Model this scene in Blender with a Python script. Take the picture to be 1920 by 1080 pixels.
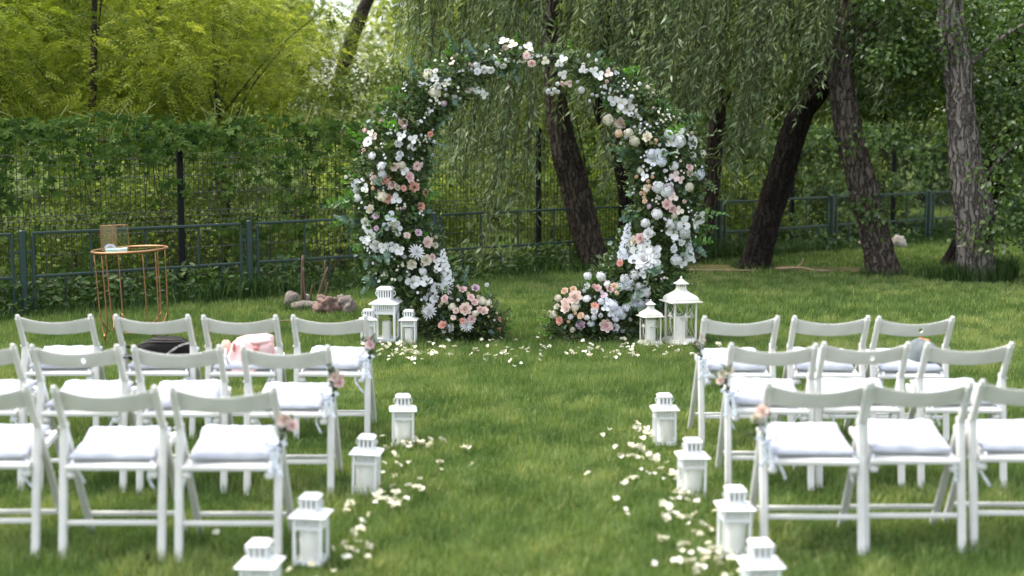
import bpy, math, random
import numpy as np
from mathutils import Vector, Matrix, noise

for o in list(bpy.data.objects):
    bpy.data.objects.remove(o, do_unlink=True)
scene = bpy.context.scene
COL = scene.collection
random.seed(11)
RNG = np.random.default_rng(11)
R = math.radians

# ------------------------------------------------------------------ camera
cam_data = bpy.data.cameras.new('camera')
cam_data.lens = 50.0
cam_data.sensor_width = 36.0
cam_data.clip_end = 600.0
cam_data.dof.use_dof = True
cam_data.dof.focus_distance = 11.95
cam_data.dof.aperture_fstop = 1.55
cam = bpy.data.objects.new('camera', cam_data)
cam.location = (0, 0, 1.75)
cam.rotation_euler = (R(90 - 6.312), 0, 0)
COL.objects.link(cam)
scene.camera = cam

# ------------------------------------------------------------------ sky, sun, exposure
SUN_EL, SUN_AZ = R(64), R(-72)          # azimuth from +Y, negative towards -X
world = bpy.data.worlds.new('World')
scene.world = world
world.use_nodes = True
wn = world.node_tree
for n in list(wn.nodes):
    wn.nodes.remove(n)
sky = wn.nodes.new('ShaderNodeTexSky')
sky.sky_type = 'NISHITA'
sky.sun_disc = False
sky.sun_elevation = SUN_EL
sky.sun_rotation = SUN_AZ
sky.air_density = 1.0
sky.dust_density = 3.0
sky.ozone_density = 0.6
hs = wn.nodes.new('ShaderNodeHueSaturation')
hs.inputs['Saturation'].default_value = 0.38
bg = wn.nodes.new('ShaderNodeBackground')
bg.inputs['Strength'].default_value = 0.15
wo = wn.nodes.new('ShaderNodeOutputWorld')
wn.links.new(sky.outputs[0], hs.inputs['Color'])
wn.links.new(hs.outputs[0], bg.inputs['Color'])
wn.links.new(bg.outputs[0], wo.inputs['Surface'])

sun_data = bpy.data.lights.new('sun', 'SUN')
sun_data.energy = 1.2
sun_data.angle = R(24)
sun_data.color = (1.0, 0.93, 0.80)
sun = bpy.data.objects.new('sun', sun_data)
sdir = Vector((math.sin(SUN_AZ) * math.cos(SUN_EL), math.cos(SUN_AZ) * math.cos(SUN_EL), math.sin(SUN_EL)))
sun.rotation_euler = (-sdir).to_track_quat('-Z', 'Y').to_euler()
sun.location = sdir * 40
COL.objects.link(sun)

scene.view_settings.view_transform = 'Standard'
scene.view_settings.look = 'None'
scene.view_settings.exposure = 1.8
scene.view_settings.gamma = 1.0
scene.view_settings.use_curve_mapping = False
scene.cycles.use_denoising = True
scene.cycles.max_bounces = 8
scene.cycles.diffuse_bounces = 4
scene.cycles.transmission_bounces = 6
scene.cycles.transparent_max_bounces = 16
scene.cycles.caustics_reflective = False
scene.cycles.caustics_refractive = False

# ------------------------------------------------------------------ materials
MATS = {}
def new_mat(name):
    m = bpy.data.materials.new(name)
    m.use_nodes = True
    nt = m.node_tree
    return m, nt, nt.nodes['Principled BSDF'], nt.nodes['Material Output']

def ramp(nt, stops):
    r = nt.nodes.new('ShaderNodeValToRGB')
    e = r.color_ramp.elements
    while len(e) < len(stops):
        e.new(0.5)
    for k, (p, c) in enumerate(stops):
        e[k].position = p
        e[k].color = (*c, 1)
    return r

def tex_noise(nt, scale, detail=3, rough=0.55, coord='Object', stretch=None):
    tc = nt.nodes.new('ShaderNodeTexCoord')
    n = nt.nodes.new('ShaderNodeTexNoise')
    n.inputs['Scale'].default_value = scale
    n.inputs['Detail'].default_value = detail
    n.inputs['Roughness'].default_value = rough
    src = tc.outputs[coord]
    if stretch:
        mp = nt.nodes.new('ShaderNodeMapping')
        mp.inputs['Scale'].default_value = stretch
        nt.links.new(src, mp.inputs['Vector'])
        src = mp.outputs[0]
    nt.links.new(src, n.inputs['Vector'])
    return n

def plain(name, c1, c2=None, rough=0.5, scale=8, metal=0, bump=0.0, bscale=60, stretch=None, spec=0.5, coat=0):
    """a surface whose colour drifts between two tones, with a fine relief"""
    m, nt, b, out = new_mat(name)
    c2 = c2 or tuple(x * 0.86 for x in c1)
    n = tex_noise(nt, scale, stretch=stretch)
    r = ramp(nt, [(0.3, c2), (0.7, c1)])
    nt.links.new(n.outputs['Fac'], r.inputs[0])
    nt.links.new(r.outputs[0], b.inputs['Base Color'])
    b.inputs['Roughness'].default_value = rough
    b.inputs['Metallic'].default_value = metal
    b.inputs['Specular IOR Level'].default_value = spec
    b.inputs['Coat Weight'].default_value = coat
    if bump:
        n2 = tex_noise(nt, bscale, 4, stretch=stretch)
        bp = nt.nodes.new('ShaderNodeBump')
        bp.inputs['Strength'].default_value = bump
        bp.inputs['Distance'].default_value = 0.01
        nt.links.new(n2.outputs['Fac'], bp.inputs['Height'])
        nt.links.new(bp.outputs[0], b.inputs['Normal'])
    MATS[name] = m
    return m

def leafy(name, stops, trans=0.35, rough=0.5, tint=(1.15, 1.2, 0.55), spec=0.4, patch=None):
    """leaf, blade or petal: colour by the piece's own number, light passing through"""
    m, nt, b, out = new_mat(name)
    at = nt.nodes.new('ShaderNodeAttribute')
    at.attribute_name = 'rnd'
    r = ramp(nt, stops)
    nt.links.new(at.outputs['Fac'], r.inputs[0])
    col = r.outputs[0]
    if patch:
        geo = nt.nodes.new('ShaderNodeNewGeometry')
        n = nt.nodes.new('ShaderNodeTexNoise')
        n.inputs['Scale'].default_value = patch[0]
        n.inputs['Detail'].default_value = 3
        nt.links.new(geo.outputs['Position'], n.inputs['Vector'])
        pr = ramp(nt, [(0.36, patch[1]), (0.64, patch[2])])
        nt.links.new(n.outputs['Fac'], pr.inputs[0])
        mx = nt.nodes.new('ShaderNodeMix')
        mx.data_type = 'RGBA'
        mx.blend_type = 'MULTIPLY'
        mx.inputs[0].default_value = 1.0
        nt.links.new(col, mx.inputs[6])
        nt.links.new(pr.outputs[0], mx.inputs[7])
        col = mx.outputs[2]
    nt.links.new(col, b.inputs['Base Color'])
    b.inputs['Roughness'].default_value = rough
    b.inputs['Specular IOR Level'].default_value = spec
    tr = nt.nodes.new('ShaderNodeBsdfTranslucent')
    tm = nt.nodes.new('ShaderNodeMix')
    tm.data_type = 'RGBA'
    tm.blend_type = 'MULTIPLY'
    tm.inputs[0].default_value = 1.0
    tm.inputs[7].default_value = (*tint, 1)
    nt.links.new(col, tm.inputs[6])
    nt.links.new(tm.outputs[2], tr.inputs['Color'])
    ms = nt.nodes.new('ShaderNodeMixShader')
    ms.inputs[0].default_value = trans
    nt.links.new(b.outputs[0], ms.inputs[1])
    nt.links.new(tr.outputs[0], ms.inputs[2])
    nt.links.new(ms.outputs[0], out.inputs['Surface'])
    MATS[name] = m
    return m

def bark(name, dark, mid, light, scale=1.0, plates=11):
    """furrowed bark: long plates parted by dark cracks"""
    m, nt, b, out = new_mat(name)
    tc = nt.nodes.new('ShaderNodeTexCoord')
    wob = nt.nodes.new('ShaderNodeTexNoise')
    wob.inputs['Scale'].default_value = 7
    wob.inputs['Detail'].default_value = 4
    nt.links.new(tc.outputs['Object'], wob.inputs['Vector'])
    va = nt.nodes.new('ShaderNodeVectorMath'); va.operation = 'MULTIPLY_ADD'
    va.inputs[1].default_value = (0.16, 0.16, 0.5)
    nt.links.new(wob.outputs['Color'], va.inputs[0])
    nt.links.new(tc.outputs['Object'], va.inputs[2])
    mp = nt.nodes.new('ShaderNodeMapping')
    mp.inputs['Scale'].default_value = (1, 1, 0.13)
    nt.links.new(va.outputs[0], mp.inputs['Vector'])
    vo = nt.nodes.new('ShaderNodeTexVoronoi')
    vo.feature = 'DISTANCE_TO_EDGE'
    vo.inputs['Scale'].default_value = plates * scale
    nt.links.new(mp.outputs[0], vo.inputs['Vector'])
    crack = ramp(nt, [(0.0, (0, 0, 0)), (0.16, (1, 1, 1))])
    nt.links.new(vo.outputs['Distance'], crack.inputs[0])
    n = tex_noise(nt, 14 * scale, 6, 0.7, stretch=(1, 1, 0.3))
    r = ramp(nt, [(0.32, mid), (0.68, light)])
    nt.links.new(n.outputs['Fac'], r.inputs[0])
    mx = nt.nodes.new('ShaderNodeMix')
    mx.data_type = 'RGBA'
    mx.inputs[6].default_value = (*dark, 1)
    nt.links.new(crack.outputs[0], mx.inputs[0])
    nt.links.new(r.outputs[0], mx.inputs[7])
    nt.links.new(mx.outputs[2], b.inputs['Base Color'])
    b.inputs['Roughness'].default_value = 0.9
    b.inputs['Specular IOR Level'].default_value = 0.2
    n3 = tex_noise(nt, 40 * scale, 5, 0.7, stretch=(1, 1, 0.35))
    ad = nt.nodes.new('ShaderNodeMath'); ad.operation = 'MULTIPLY_ADD'
    ad.inputs[1].default_value = 0.35
    nt.links.new(n3.outputs['Fac'], ad.inputs[0])
    nt.links.new(crack.outputs[0], ad.inputs[2])
    bp = nt.nodes.new('ShaderNodeBump')
    bp.inputs['Strength'].default_value = 1.0
    bp.inputs['Distance'].default_value = 0.03
    nt.links.new(ad.outputs[0], bp.inputs['Height'])
    nt.links.new(bp.outputs[0], b.inputs['Normal'])
    MATS[name] = m
    return m

def glass(name, tint=(0.98, 0.985, 0.975), gloss=0.07, film=None):
    m, nt, b, out = new_mat(name)
    t = nt.nodes.new('ShaderNodeBsdfTransparent')
    t.inputs[0].default_value = (*tint, 1)
    g = nt.nodes.new('ShaderNodeBsdfGlossy')
    g.inputs['Roughness'].default_value = 0.03
    n = tex_noise(nt, 3, 2)
    mr = nt.nodes.new('ShaderNodeMapRange')
    mr.inputs['To Min'].default_value = gloss * 0.7
    mr.inputs['To Max'].default_value = gloss * 1.3
    nt.links.new(n.outputs['Fac'], mr.inputs['Value'])
    ms = nt.nodes.new('ShaderNodeMixShader')
    nt.links.new(mr.outputs[0], ms.inputs[0])
    nt.links.new(t.outputs[0], ms.inputs[1])
    nt.links.new(g.outputs[0], ms.inputs[2])
    nt.links.new(ms.outputs[0], out.inputs['Surface'])
    if film:
        df = nt.nodes.new('ShaderNodeBsdfDiffuse')
        df.inputs[0].default_value = (*film, 1)
        m2 = nt.nodes.new('ShaderNodeMixShader')
        m2.inputs[0].default_value = 0.28
        nt.links.new(ms.outputs[0], m2.inputs[1])
        nt.links.new(df.outputs[0], m2.inputs[2])
        nt.links.new(m2.outputs[0], out.inputs['Surface'])
    MATS[name] = m
    return m

plain('chair_white', (0.71, 0.705, 0.675), (0.60, 0.595, 0.565), rough=0.5, scale=7, bump=0.08, bscale=40)
plain('cushion_white', (0.52, 0.54, 0.61), (0.46, 0.48, 0.56), rough=0.9, scale=14, bump=0.25, bscale=90, spec=0.2)
plain('ribbon_white', (0.80, 0.83, 0.90), (0.72, 0.76, 0.86), rough=0.45, scale=20)
plain('lantern_white', (0.80, 0.81, 0.81), (0.74, 0.75, 0.75), rough=0.4, scale=9)
plain('lantern_ivory', (0.74, 0.73, 0.67), (0.60, 0.58, 0.50), rough=0.55, scale=16, bump=0.2)
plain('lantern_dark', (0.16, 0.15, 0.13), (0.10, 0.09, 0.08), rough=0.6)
plain('candle_wax', (0.94, 0.92, 0.88), (0.91, 0.89, 0.85), rough=0.5, scale=6)
plain('wick_black', (0.03, 0.03, 0.03), rough=0.9)
glass('clear_glass')
glass('amber_glass', (0.80, 0.66, 0.45), 0.08, (0.62, 0.46, 0.27))
glass('table_glass', (0.86, 0.92, 0.87), 0.22)
plain('gold_metal', (0.36, 0.19, 0.09), (0.27, 0.14, 0.065), rough=0.42, metal=0.7, scale=12)
plain('mint_paper', (0.52, 0.74, 0.66), (0.46, 0.68, 0.60), rough=0.6)
plain('card_paper', (0.50, 0.37, 0.22), (0.44, 0.31, 0.18), rough=0.7)
plain('fence_green', (0.022, 0.050, 0.043), (0.016, 0.037, 0.032), rough=0.45, scale=6)
plain('wire_dark', (0.018, 0.026, 0.024), (0.012, 0.018, 0.016), rough=0.5)
plain('post_dark', (0.007, 0.009, 0.010), (0.005, 0.006, 0.006), rough=0.6, spec=0.2)
plain('tendril_green', (0.26, 0.29, 0.10), (0.20, 0.24, 0.07), rough=0.6)
plain('stake_wood', (0.13, 0.080, 0.055), (0.08, 0.050, 0.036), rough=0.85, scale=10, bump=0.4, stretch=(1, 1, 0.2))
plain('rock_red', (0.23, 0.145, 0.120), (0.12, 0.078, 0.066), rough=0.9, scale=14, bump=0.9, bscale=30)
plain('rock_grey', (0.20, 0.165, 0.140), (0.12, 0.10, 0.085), rough=0.9, scale=11, bump=0.9, bscale=26)
plain('rock_pale', (0.42, 0.39, 0.34), (0.30, 0.27, 0.23), rough=0.9, scale=9, bump=0.7, bscale=26)
plain('dead_wood', (0.33, 0.25, 0.16), (0.22, 0.16, 0.10), rough=0.9, scale=10, bump=0.4)
plain('bag_black', (0.005, 0.004, 0.004), (0.003, 0.0025, 0.0025), rough=0.7, scale=8, bump=0.12, bscale=80, spec=0.18)
plain('bag_trim', (0.09, 0.075, 0.07), (0.06, 0.05, 0.05), rough=0.4)
plain('lettering_white', (0.7, 0.7, 0.7), rough=0.6)
plain('cloth_pink', (0.78, 0.55, 0.55), (0.66, 0.42, 0.42), rough=0.85, scale=9, bump=0.35, bscale=24, spec=0.2)
plain('cloth_rose', (0.66, 0.22, 0.21), (0.55, 0.17, 0.17), rough=0.8)
plain('cloth_peach', (0.80, 0.50, 0.40), (0.72, 0.42, 0.33), rough=0.8)
plain('cap_denim', (0.155, 0.178, 0.185), (0.115, 0.135, 0.142), rough=0.9, scale=30, bump=0.4, bscale=180, spec=0.15)
plain('cap_strap', (0.42, 0.34, 0.22), rough=0.6)
plain('tag_orange', (0.85, 0.20, 0.045), (0.75, 0.16, 0.03), rough=0.5)
plain('tag_blue', (0.03, 0.04, 0.16), rough=0.5)
plain('stem_green', (0.06, 0.10, 0.035), (0.04, 0.07, 0.02), rough=0.6)
plain('twig_brown', (0.055, 0.038, 0.024), (0.035, 0.024, 0.015), rough=0.85)
plain('ring_metal', (0.05, 0.055, 0.05), (0.03, 0.03, 0.03), rough=0.5, metal=0.4)
bark('bark_black', (0.011, 0.008, 0.007), (0.021, 0.016, 0.013), (0.036, 0.028, 0.023), 1.6)
bark('bark_brown', (0.032, 0.024, 0.018), (0.056, 0.043, 0.033), (0.090, 0.071, 0.056), 1.7)
bark('bark_umber', (0.058, 0.045, 0.036), (0.095, 0.076, 0.062), (0.160, 0.132, 0.112), 1.6)
bark('bark_grey', (0.090, 0.076, 0.065), (0.190, 0.164, 0.145), (0.310, 0.275, 0.248), 1.35)

leafy('grass_blade', [(0.0, (0.072, 0.130, 0.040)), (0.45, (0.142, 0.222, 0.070)), (0.85, (0.235, 0.310, 0.114)), (1.0, (0.36, 0.36, 0.19))],
      trans=0.3, rough=0.6, spec=0.2, patch=(2.4, (0.72, 0.80, 0.72), (1.24, 1.12, 1.04)))
leafy('weed_leaf', [(0.0, (0.020, 0.050, 0.010)), (0.6, (0.050, 0.105, 0.020)), (1.0, (0.12, 0.19, 0.045))], trans=0.3)
leafy('locust_leaf', [(0.0, (0.065, 0.100, 0.012)), (0.5, (0.188, 0.250, 0.038)), (1.0, (0.43, 0.47, 0.095))], spec=0.15, rough=0.6, trans=0.5, tint=(1.2, 1.2, 0.6))
leafy('broad_leaf', [(0.0, (0.048, 0.085, 0.018)), (0.6, (0.115, 0.180, 0.042)), (1.0, (0.24, 0.30, 0.085))], spec=0.12, rough=0.7, trans=0.45, tint=(1.2, 1.2, 0.6))
leafy('poplar_leaf', [(0.0, (0.030, 0.065, 0.014)), (0.6, (0.075, 0.135, 0.030)), (0.94, (0.15, 0.215, 0.06)), (1.0, (0.42, 0.46, 0.38))], trans=0.35, rough=0.4)
leafy('willow_leaf', [(0.0, (0.040, 0.070, 0.020)), (0.5, (0.145, 0.208, 0.088)), (0.85, (0.27, 0.34, 0.185)), (1.0, (0.40, 0.46, 0.29))], trans=0.35, rough=0.5, spec=0.25, tint=(1.2, 1.2, 0.5))
leafy('creeper_leaf', [(0.0, (0.022, 0.052, 0.010)), (0.6, (0.066, 0.125, 0.022)), (1.0, (0.180, 0.240, 0.062))], trans=0.3, rough=0.6, spec=0.12)
leafy('creeper_bright', [(0.0, (0.045, 0.100, 0.018)), (0.6, (0.115, 0.200, 0.040)), (1.0, (0.28, 0.36, 0.13))], trans=0.3, rough=0.36)
leafy('elder_leaf', [(0.0, (0.09, 0.14, 0.03)), (0.72, (0.20, 0.27, 0.08)), (0.84, (0.62, 0.64, 0.50)), (1.0, (0.74, 0.74, 0.64))], trans=0.4, spec=0.15, tint=(1.1, 1.1, 0.7))
leafy('shrub_leaf', [(0.0, (0.080, 0.125, 0.024)), (0.6, (0.19, 0.26, 0.055)), (1.0, (0.38, 0.44, 0.15))], spec=0.12, trans=0.45, tint=(1.15, 1.2, 0.6))
leafy('garland_dark', [(0.0, (0.024, 0.045, 0.015)), (0.6, (0.070, 0.115, 0.036)), (1.0, (0.165, 0.220, 0.075))], trans=0.22, rough=0.5, spec=0.3)
leafy('garland_fern', [(0.0, (0.040, 0.068, 0.020)), (0.6, (0.110, 0.155, 0.048)), (1.0, (0.22, 0.26, 0.10))], trans=0.3)
leafy('eucalyptus', [(0.0, (0.060, 0.110, 0.085)), (0.6, (0.105, 0.175, 0.125)), (1.0, (0.20, 0.285, 0.205))], trans=0.2, rough=0.5, tint=(1, 1.1, 0.8))
leafy('garland_bright', [(0.0, (0.040, 0.120, 0.020)), (0.6, (0.085, 0.215, 0.035)), (1.0, (0.16, 0.33, 0.075))], trans=0.35, rough=0.38)
leafy('petal_fallen', [(0.0, (0.60, 0.56, 0.38)), (0.5, (0.72, 0.70, 0.56)), (1.0, (0.78, 0.77, 0.70))], trans=0.25, tint=(1, 1, 0.9))
BLOOM = {'w': ((0.78, 0.79, 0.80), (0.86, 0.86, 0.86)), 'c': ((0.72, 0.68, 0.53), (0.84, 0.81, 0.70)), 'b': ((0.84, 0.66, 0.58), (0.88, 0.78, 0.72)),
         'p': ((0.85, 0.60, 0.58), (0.88, 0.75, 0.73)), 's': ((0.85, 0.40, 0.32), (0.88, 0.58, 0.49)), 'e': ((0.84, 0.60, 0.42), (0.87, 0.72, 0.56)),
         'l': ((0.66, 0.47, 0.58), (0.80, 0.66, 0.74)), 'i': ((0.74, 0.77, 0.85), (0.83, 0.85, 0.89))}
for k, (a, b_) in BLOOM.items():
    leafy('bloom_' + k, [(0.0, a), (1.0, b_)], trans=0.3, rough=0.6, tint=(1, 1, 1), spec=0.25)
plain('bloom_heart', (0.55, 0.50, 0.12), (0.40, 0.38, 0.08), rough=0.8)
plain('bloom_heart_dark', (0.05, 0.06, 0.03), rough=0.8)

def ground_mat():
    m, nt, b, out = new_mat('lawn_soil')
    n = tex_noise(nt, 1.3, 5, 0.6)
    n2 = tex_noise(nt, 60, 4, 0.7)
    r = ramp(nt, [(0.3, (0.040, 0.060, 0.014)), (0.55, (0.070, 0.110, 0.020)), (0.75, (0.110, 0.140, 0.034))])
    nt.links.new(n.outputs['Fac'], r.inputs[0])
    mx = nt.nodes.new('ShaderNodeMix')
    mx.data_type = 'RGBA'
    mx.blend_type = 'MULTIPLY'
    mx.inputs[0].default_value = 0.8
    r2 = ramp(nt, [(0.3, (0.45, 0.45, 0.4)), (0.7, (1.2, 1.2, 1.1))])
    nt.links.new(n2.outputs['Fac'], r2.inputs[0])
    nt.links.new(r.outputs[0], mx.inputs[6])
    nt.links.new(r2.outputs[0], mx.inputs[7])
    nt.links.new(mx.outputs[2], b.inputs['Base Color'])
    b.inputs['Roughness'].default_value = 0.95
    b.inputs['Specular IOR Level'].default_value = 0.1
    bp = nt.nodes.new('ShaderNodeBump')
    bp.inputs['Strength'].default_value = 0.8
    bp.inputs['Distance'].default_value = 0.03
    nt.links.new(n2.outputs['Fac'], bp.inputs['Height'])
    nt.links.new(bp.outputs[0], b.inputs['Normal'])
    MATS['lawn_soil'] = m
ground_mat()
plain('bare_earth', (0.15, 0.115, 0.055), (0.075, 0.085, 0.028), rough=0.95, scale=3.5, bump=0.8, bscale=40, spec=0.1)

# ------------------------------------------------------------------ mesh helpers
def link(o, parent=None):
    COL.objects.link(o)
    if parent is not None:
        o.parent = parent
    return o

def obj(name, me, parent=None, loc=(0, 0, 0), rot=(0, 0, 0), scale=None):
    o = bpy.data.objects.new(name, me)
    o.location = loc
    o.rotation_euler = rot
    if scale is not None:
        o.scale = (scale,) * 3 if isinstance(scale, (int, float)) else scale
    return link(o, parent)

def tag(o, label=None, cat=None, group=None, kind=None):
    if label: o['label'] = label
    if cat: o['category'] = cat
    if group: o['group'] = group
    if kind: o['kind'] = kind
    return o

def thing(name, label, cat, loc=(0, 0, 0), rot=(0, 0, 0), group=None):
    o = bpy.data.objects.new(name, None)
    o.empty_display_size = 0.1
    o.location = loc
    o.rotation_euler = rot
    COL.objects.link(o)
    return tag(o, label, cat, group)

def dup(root, loc, rot=(0, 0, 0), label=None, scale=None):
    """a copy of a thing with copies of its parts and sub-parts, sharing mesh data"""
    r = root.copy()
    COL.objects.link(r)
    r.location = loc
    r.rotation_euler = rot
    if scale: r.scale = (scale,) * 3
    if label: r['label'] = label
    for ch in list(root.children):
        c = ch.copy()
        COL.objects.link(c)
        c.parent = r
        for g in list(ch.children):
            d = g.copy()
            COL.objects.link(d)
            d.parent = c
    return r

def frame_of(d, up=(0, 0, 1)):
    d = Vector(d).normalized()
    u = Vector(up)
    if abs(d.dot(u.normalized())) > 0.98:
        u = Vector((0, 1, 0))
    s = d.cross(u).normalized()
    return d, s, s.cross(d).normalized()

class MB:
    def __init__(self):
        self.v, self.f, self.m = [], [], []
        self.mi = 0
    def add(self, vs, fs):
        k = len(self.v)
        self.v.extend([tuple(x) for x in vs])
        self.f.extend([tuple(i + k for i in f) for f in fs])
        self.m.extend([self.mi] * len(fs))
        return self
    def sweep(self, rings, caps=True):
        n = len(rings[0])
        vs = [p for r in rings for p in r]
        fs = []
        for a in range(len(rings) - 1):
            for i in range(n):
                j = (i + 1) % n
                fs.append((a * n + i, a * n + j, (a + 1) * n + j, (a + 1) * n + i))
        if caps:
            fs.append(tuple(range(n - 1, -1, -1)))
            k = (len(rings) - 1) * n
            fs.append(tuple(k + i for i in range(n)))
        return self.add(vs, fs)
    def bar(self, p0, p1, w, h, up=(0, 0, 1), ch=None, taper=1.0):
        """a bar with chamfered edges and softened ends"""
        p0, p1 = Vector(p0), Vector(p1)
        d, s, u = frame_of(p1 - p0, up)
        ch = min(w, h) * 0.22 if ch is None else ch
        def ring(c, k, inset=0.0):
            a, b = w * k / 2 - inset, h * k / 2 - inset
            q = [(a, b - ch), (a - ch, b), (-a + ch, b), (-a, b - ch), (-a, -b + ch), (-a + ch, -b), (a - ch, -b), (a, -b + ch)]
            return [c + s * x + u * y for x, y in q]
        e = ch * 0.7
        return self.sweep([ring(p0, 1, e * 0.8), ring(p0 + d * e, 1), ring(p1 - d * e, taper), ring(p1, taper, e * 0.8)])
    def box(self, c, s, ch=0.002):
        c = Vector(c)
        return self.bar(c - Vector((0, 0, s[2] / 2)), c + Vector((0, 0, s[2] / 2)), s[0], s[1], up=(0, 1, 0), ch=min(ch, min(s) * 0.4))
    def tube(self, pts, r, n=8, closed=False, caps=True):
        pts = [Vector(p) for p in pts]
        rr = r if isinstance(r, (list, tuple)) else [r] * len(pts)
        rings = []
        prev = None
        N = len(pts)
        for i, p in enumerate(pts):
            a = pts[(i - 1) % N] if (closed or i > 0) else p
            b = pts[(i + 1) % N] if (closed or i < N - 1) else p
            d = (b - a).normalized()
            if prev is None:
                _, s, u = frame_of(d)
            else:
                s = (prev - d * prev.dot(d)).normalized()
                u = s.cross(d).normalized()
            prev = s
            rings.append([p + (s * math.cos(t) + u * math.sin(t)) * rr[i] for t in [2 * math.pi * k / n for k in range(n)]])
        if closed:
            rings.append(rings[0])
            caps = False
        return self.sweep(rings, caps)
    def lathe(self, prof, n=20, square=False, c=(0, 0, 0), caps=True):
        c = Vector(c)
        rings = []
        for r, z in prof:
            if square:
                q = [(1, -1), (1, 1), (-1, 1), (-1, -1)]
                rings.append([c + Vector((x * r, y * r, z)) for x, y in q])
            else:
                rings.append([c + Vector((r * math.cos(2 * math.pi * k / n), r * math.sin(2 * math.pi * k / n), z)) for k in range(n)])
        return self.sweep(rings, caps)
    def mesh(self, name, mats, smooth=False):
        me = bpy.data.meshes.new(name)
        me.from_pydata(self.v, [], self.f)
        for m in (mats if isinstance(mats, (list, tuple)) else [mats]):
            me.materials.append(MATS[m])
        if any(self.m):
            me.polygons.foreach_set('material_index', self.m)
        if smooth:
            me.polygons.foreach_set('use_smooth', [True] * len(me.polygons))
        me.update()
        return me
    def part(self, name, mats, parent=None, smooth=False, **k):
        return obj(name, self.mesh(name, mats, smooth), parent, **k)

def np_mesh(name, verts, quads, tris, mat, rnd=None, smooth=False):
    """a mesh from arrays; rnd is one number per vertex"""
    me = bpy.data.meshes.new(name)
    nq, ntr = len(quads), len(tris)
    me.vertices.add(len(verts))
    me.vertices.foreach_set('co', np.ascontiguousarray(verts, np.float32).ravel())
    loops = np.concatenate([np.asarray(quads, np.int32).ravel(), np.asarray(tris, np.int32).ravel()])
    me.loops.add(len(loops))
    me.loops.foreach_set('vertex_index', loops)
    me.polygons.add(nq + ntr)
    starts = np.concatenate([np.arange(nq) * 4, nq * 4 + np.arange(ntr) * 3]).astype(np.int32)
    me.polygons.foreach_set('loop_start', starts)
    me.materials.append(MATS[mat])
    if rnd is not None:
        a = me.attributes.new('rnd', 'FLOAT', 'POINT')
        a.data.foreach_set('value', np.ascontiguousarray(rnd, np.float32))
    me.update(calc_edges=True)
    if smooth:
        me.polygons.foreach_set('use_smooth', [True] * (nq + ntr))
    return me

def unit(a):
    return a / np.maximum(np.linalg.norm(a, axis=-1, keepdims=True), 1e-9)

def leaves(P, D, N, L, W, rnd, oval=False, fold=0.12):
    """diamond (2 triangles) or oval (2 quads) leaves folded along the midrib -> verts, quads, tris, rnd per vertex"""
    n = len(P)
    D = unit(D)
    S = unit(np.cross(D, N))
    U = np.cross(S, D)
    L = np.broadcast_to(L, (n,))[:, None]
    W = np.broadcast_to(W, (n,))[:, None]
    if not oval:
        mid = P + D * L * 0.45
        V = np.stack([P, mid + S * W / 2 + U * W * fold, P + D * L, mid - S * W / 2 + U * W * fold], 1).reshape(-1, 3)
        k = np.arange(n)[:, None] * 4
        T = np.concatenate([k + [0, 1, 2], k + [0, 2, 3]])
        return V, np.zeros((0, 4), int), T, np.repeat(rnd, 4)
    a, b = P + D * L * 0.30, P + D * L * 0.72
    f = U * W * fold
    V = np.stack([P, a + S * W / 2 + f, b + S * W * 0.42 + f, P + D * L - U * L * 0.08, b - S * W * 0.42 + f, a - S * W / 2 + f], 1).reshape(-1, 3)
    k = np.arange(n)[:, None] * 6
    Q = np.concatenate([k + [0, 1, 2, 3], k + [0, 3, 4, 5]])
    return V, Q, np.zeros((0, 3), int), np.repeat(rnd, 6)

def leaf_mesh(name, mat, *sets):
    vs, qs, ts, rs, k = [], [], [], [], 0
    for V, Q, T, r in sets:
        vs.append(V); qs.append(Q + k); ts.append(T + k); rs.append(r)
        k += len(V)
    return np_mesh(name, np.concatenate(vs), np.concatenate(qs), np.concatenate(ts), mat, np.concatenate(rs))

def rdir(n, z=1.0):
    a = RNG.normal(size=(n, 3))
    a[:, 2] *= z
    return unit(a)

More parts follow.
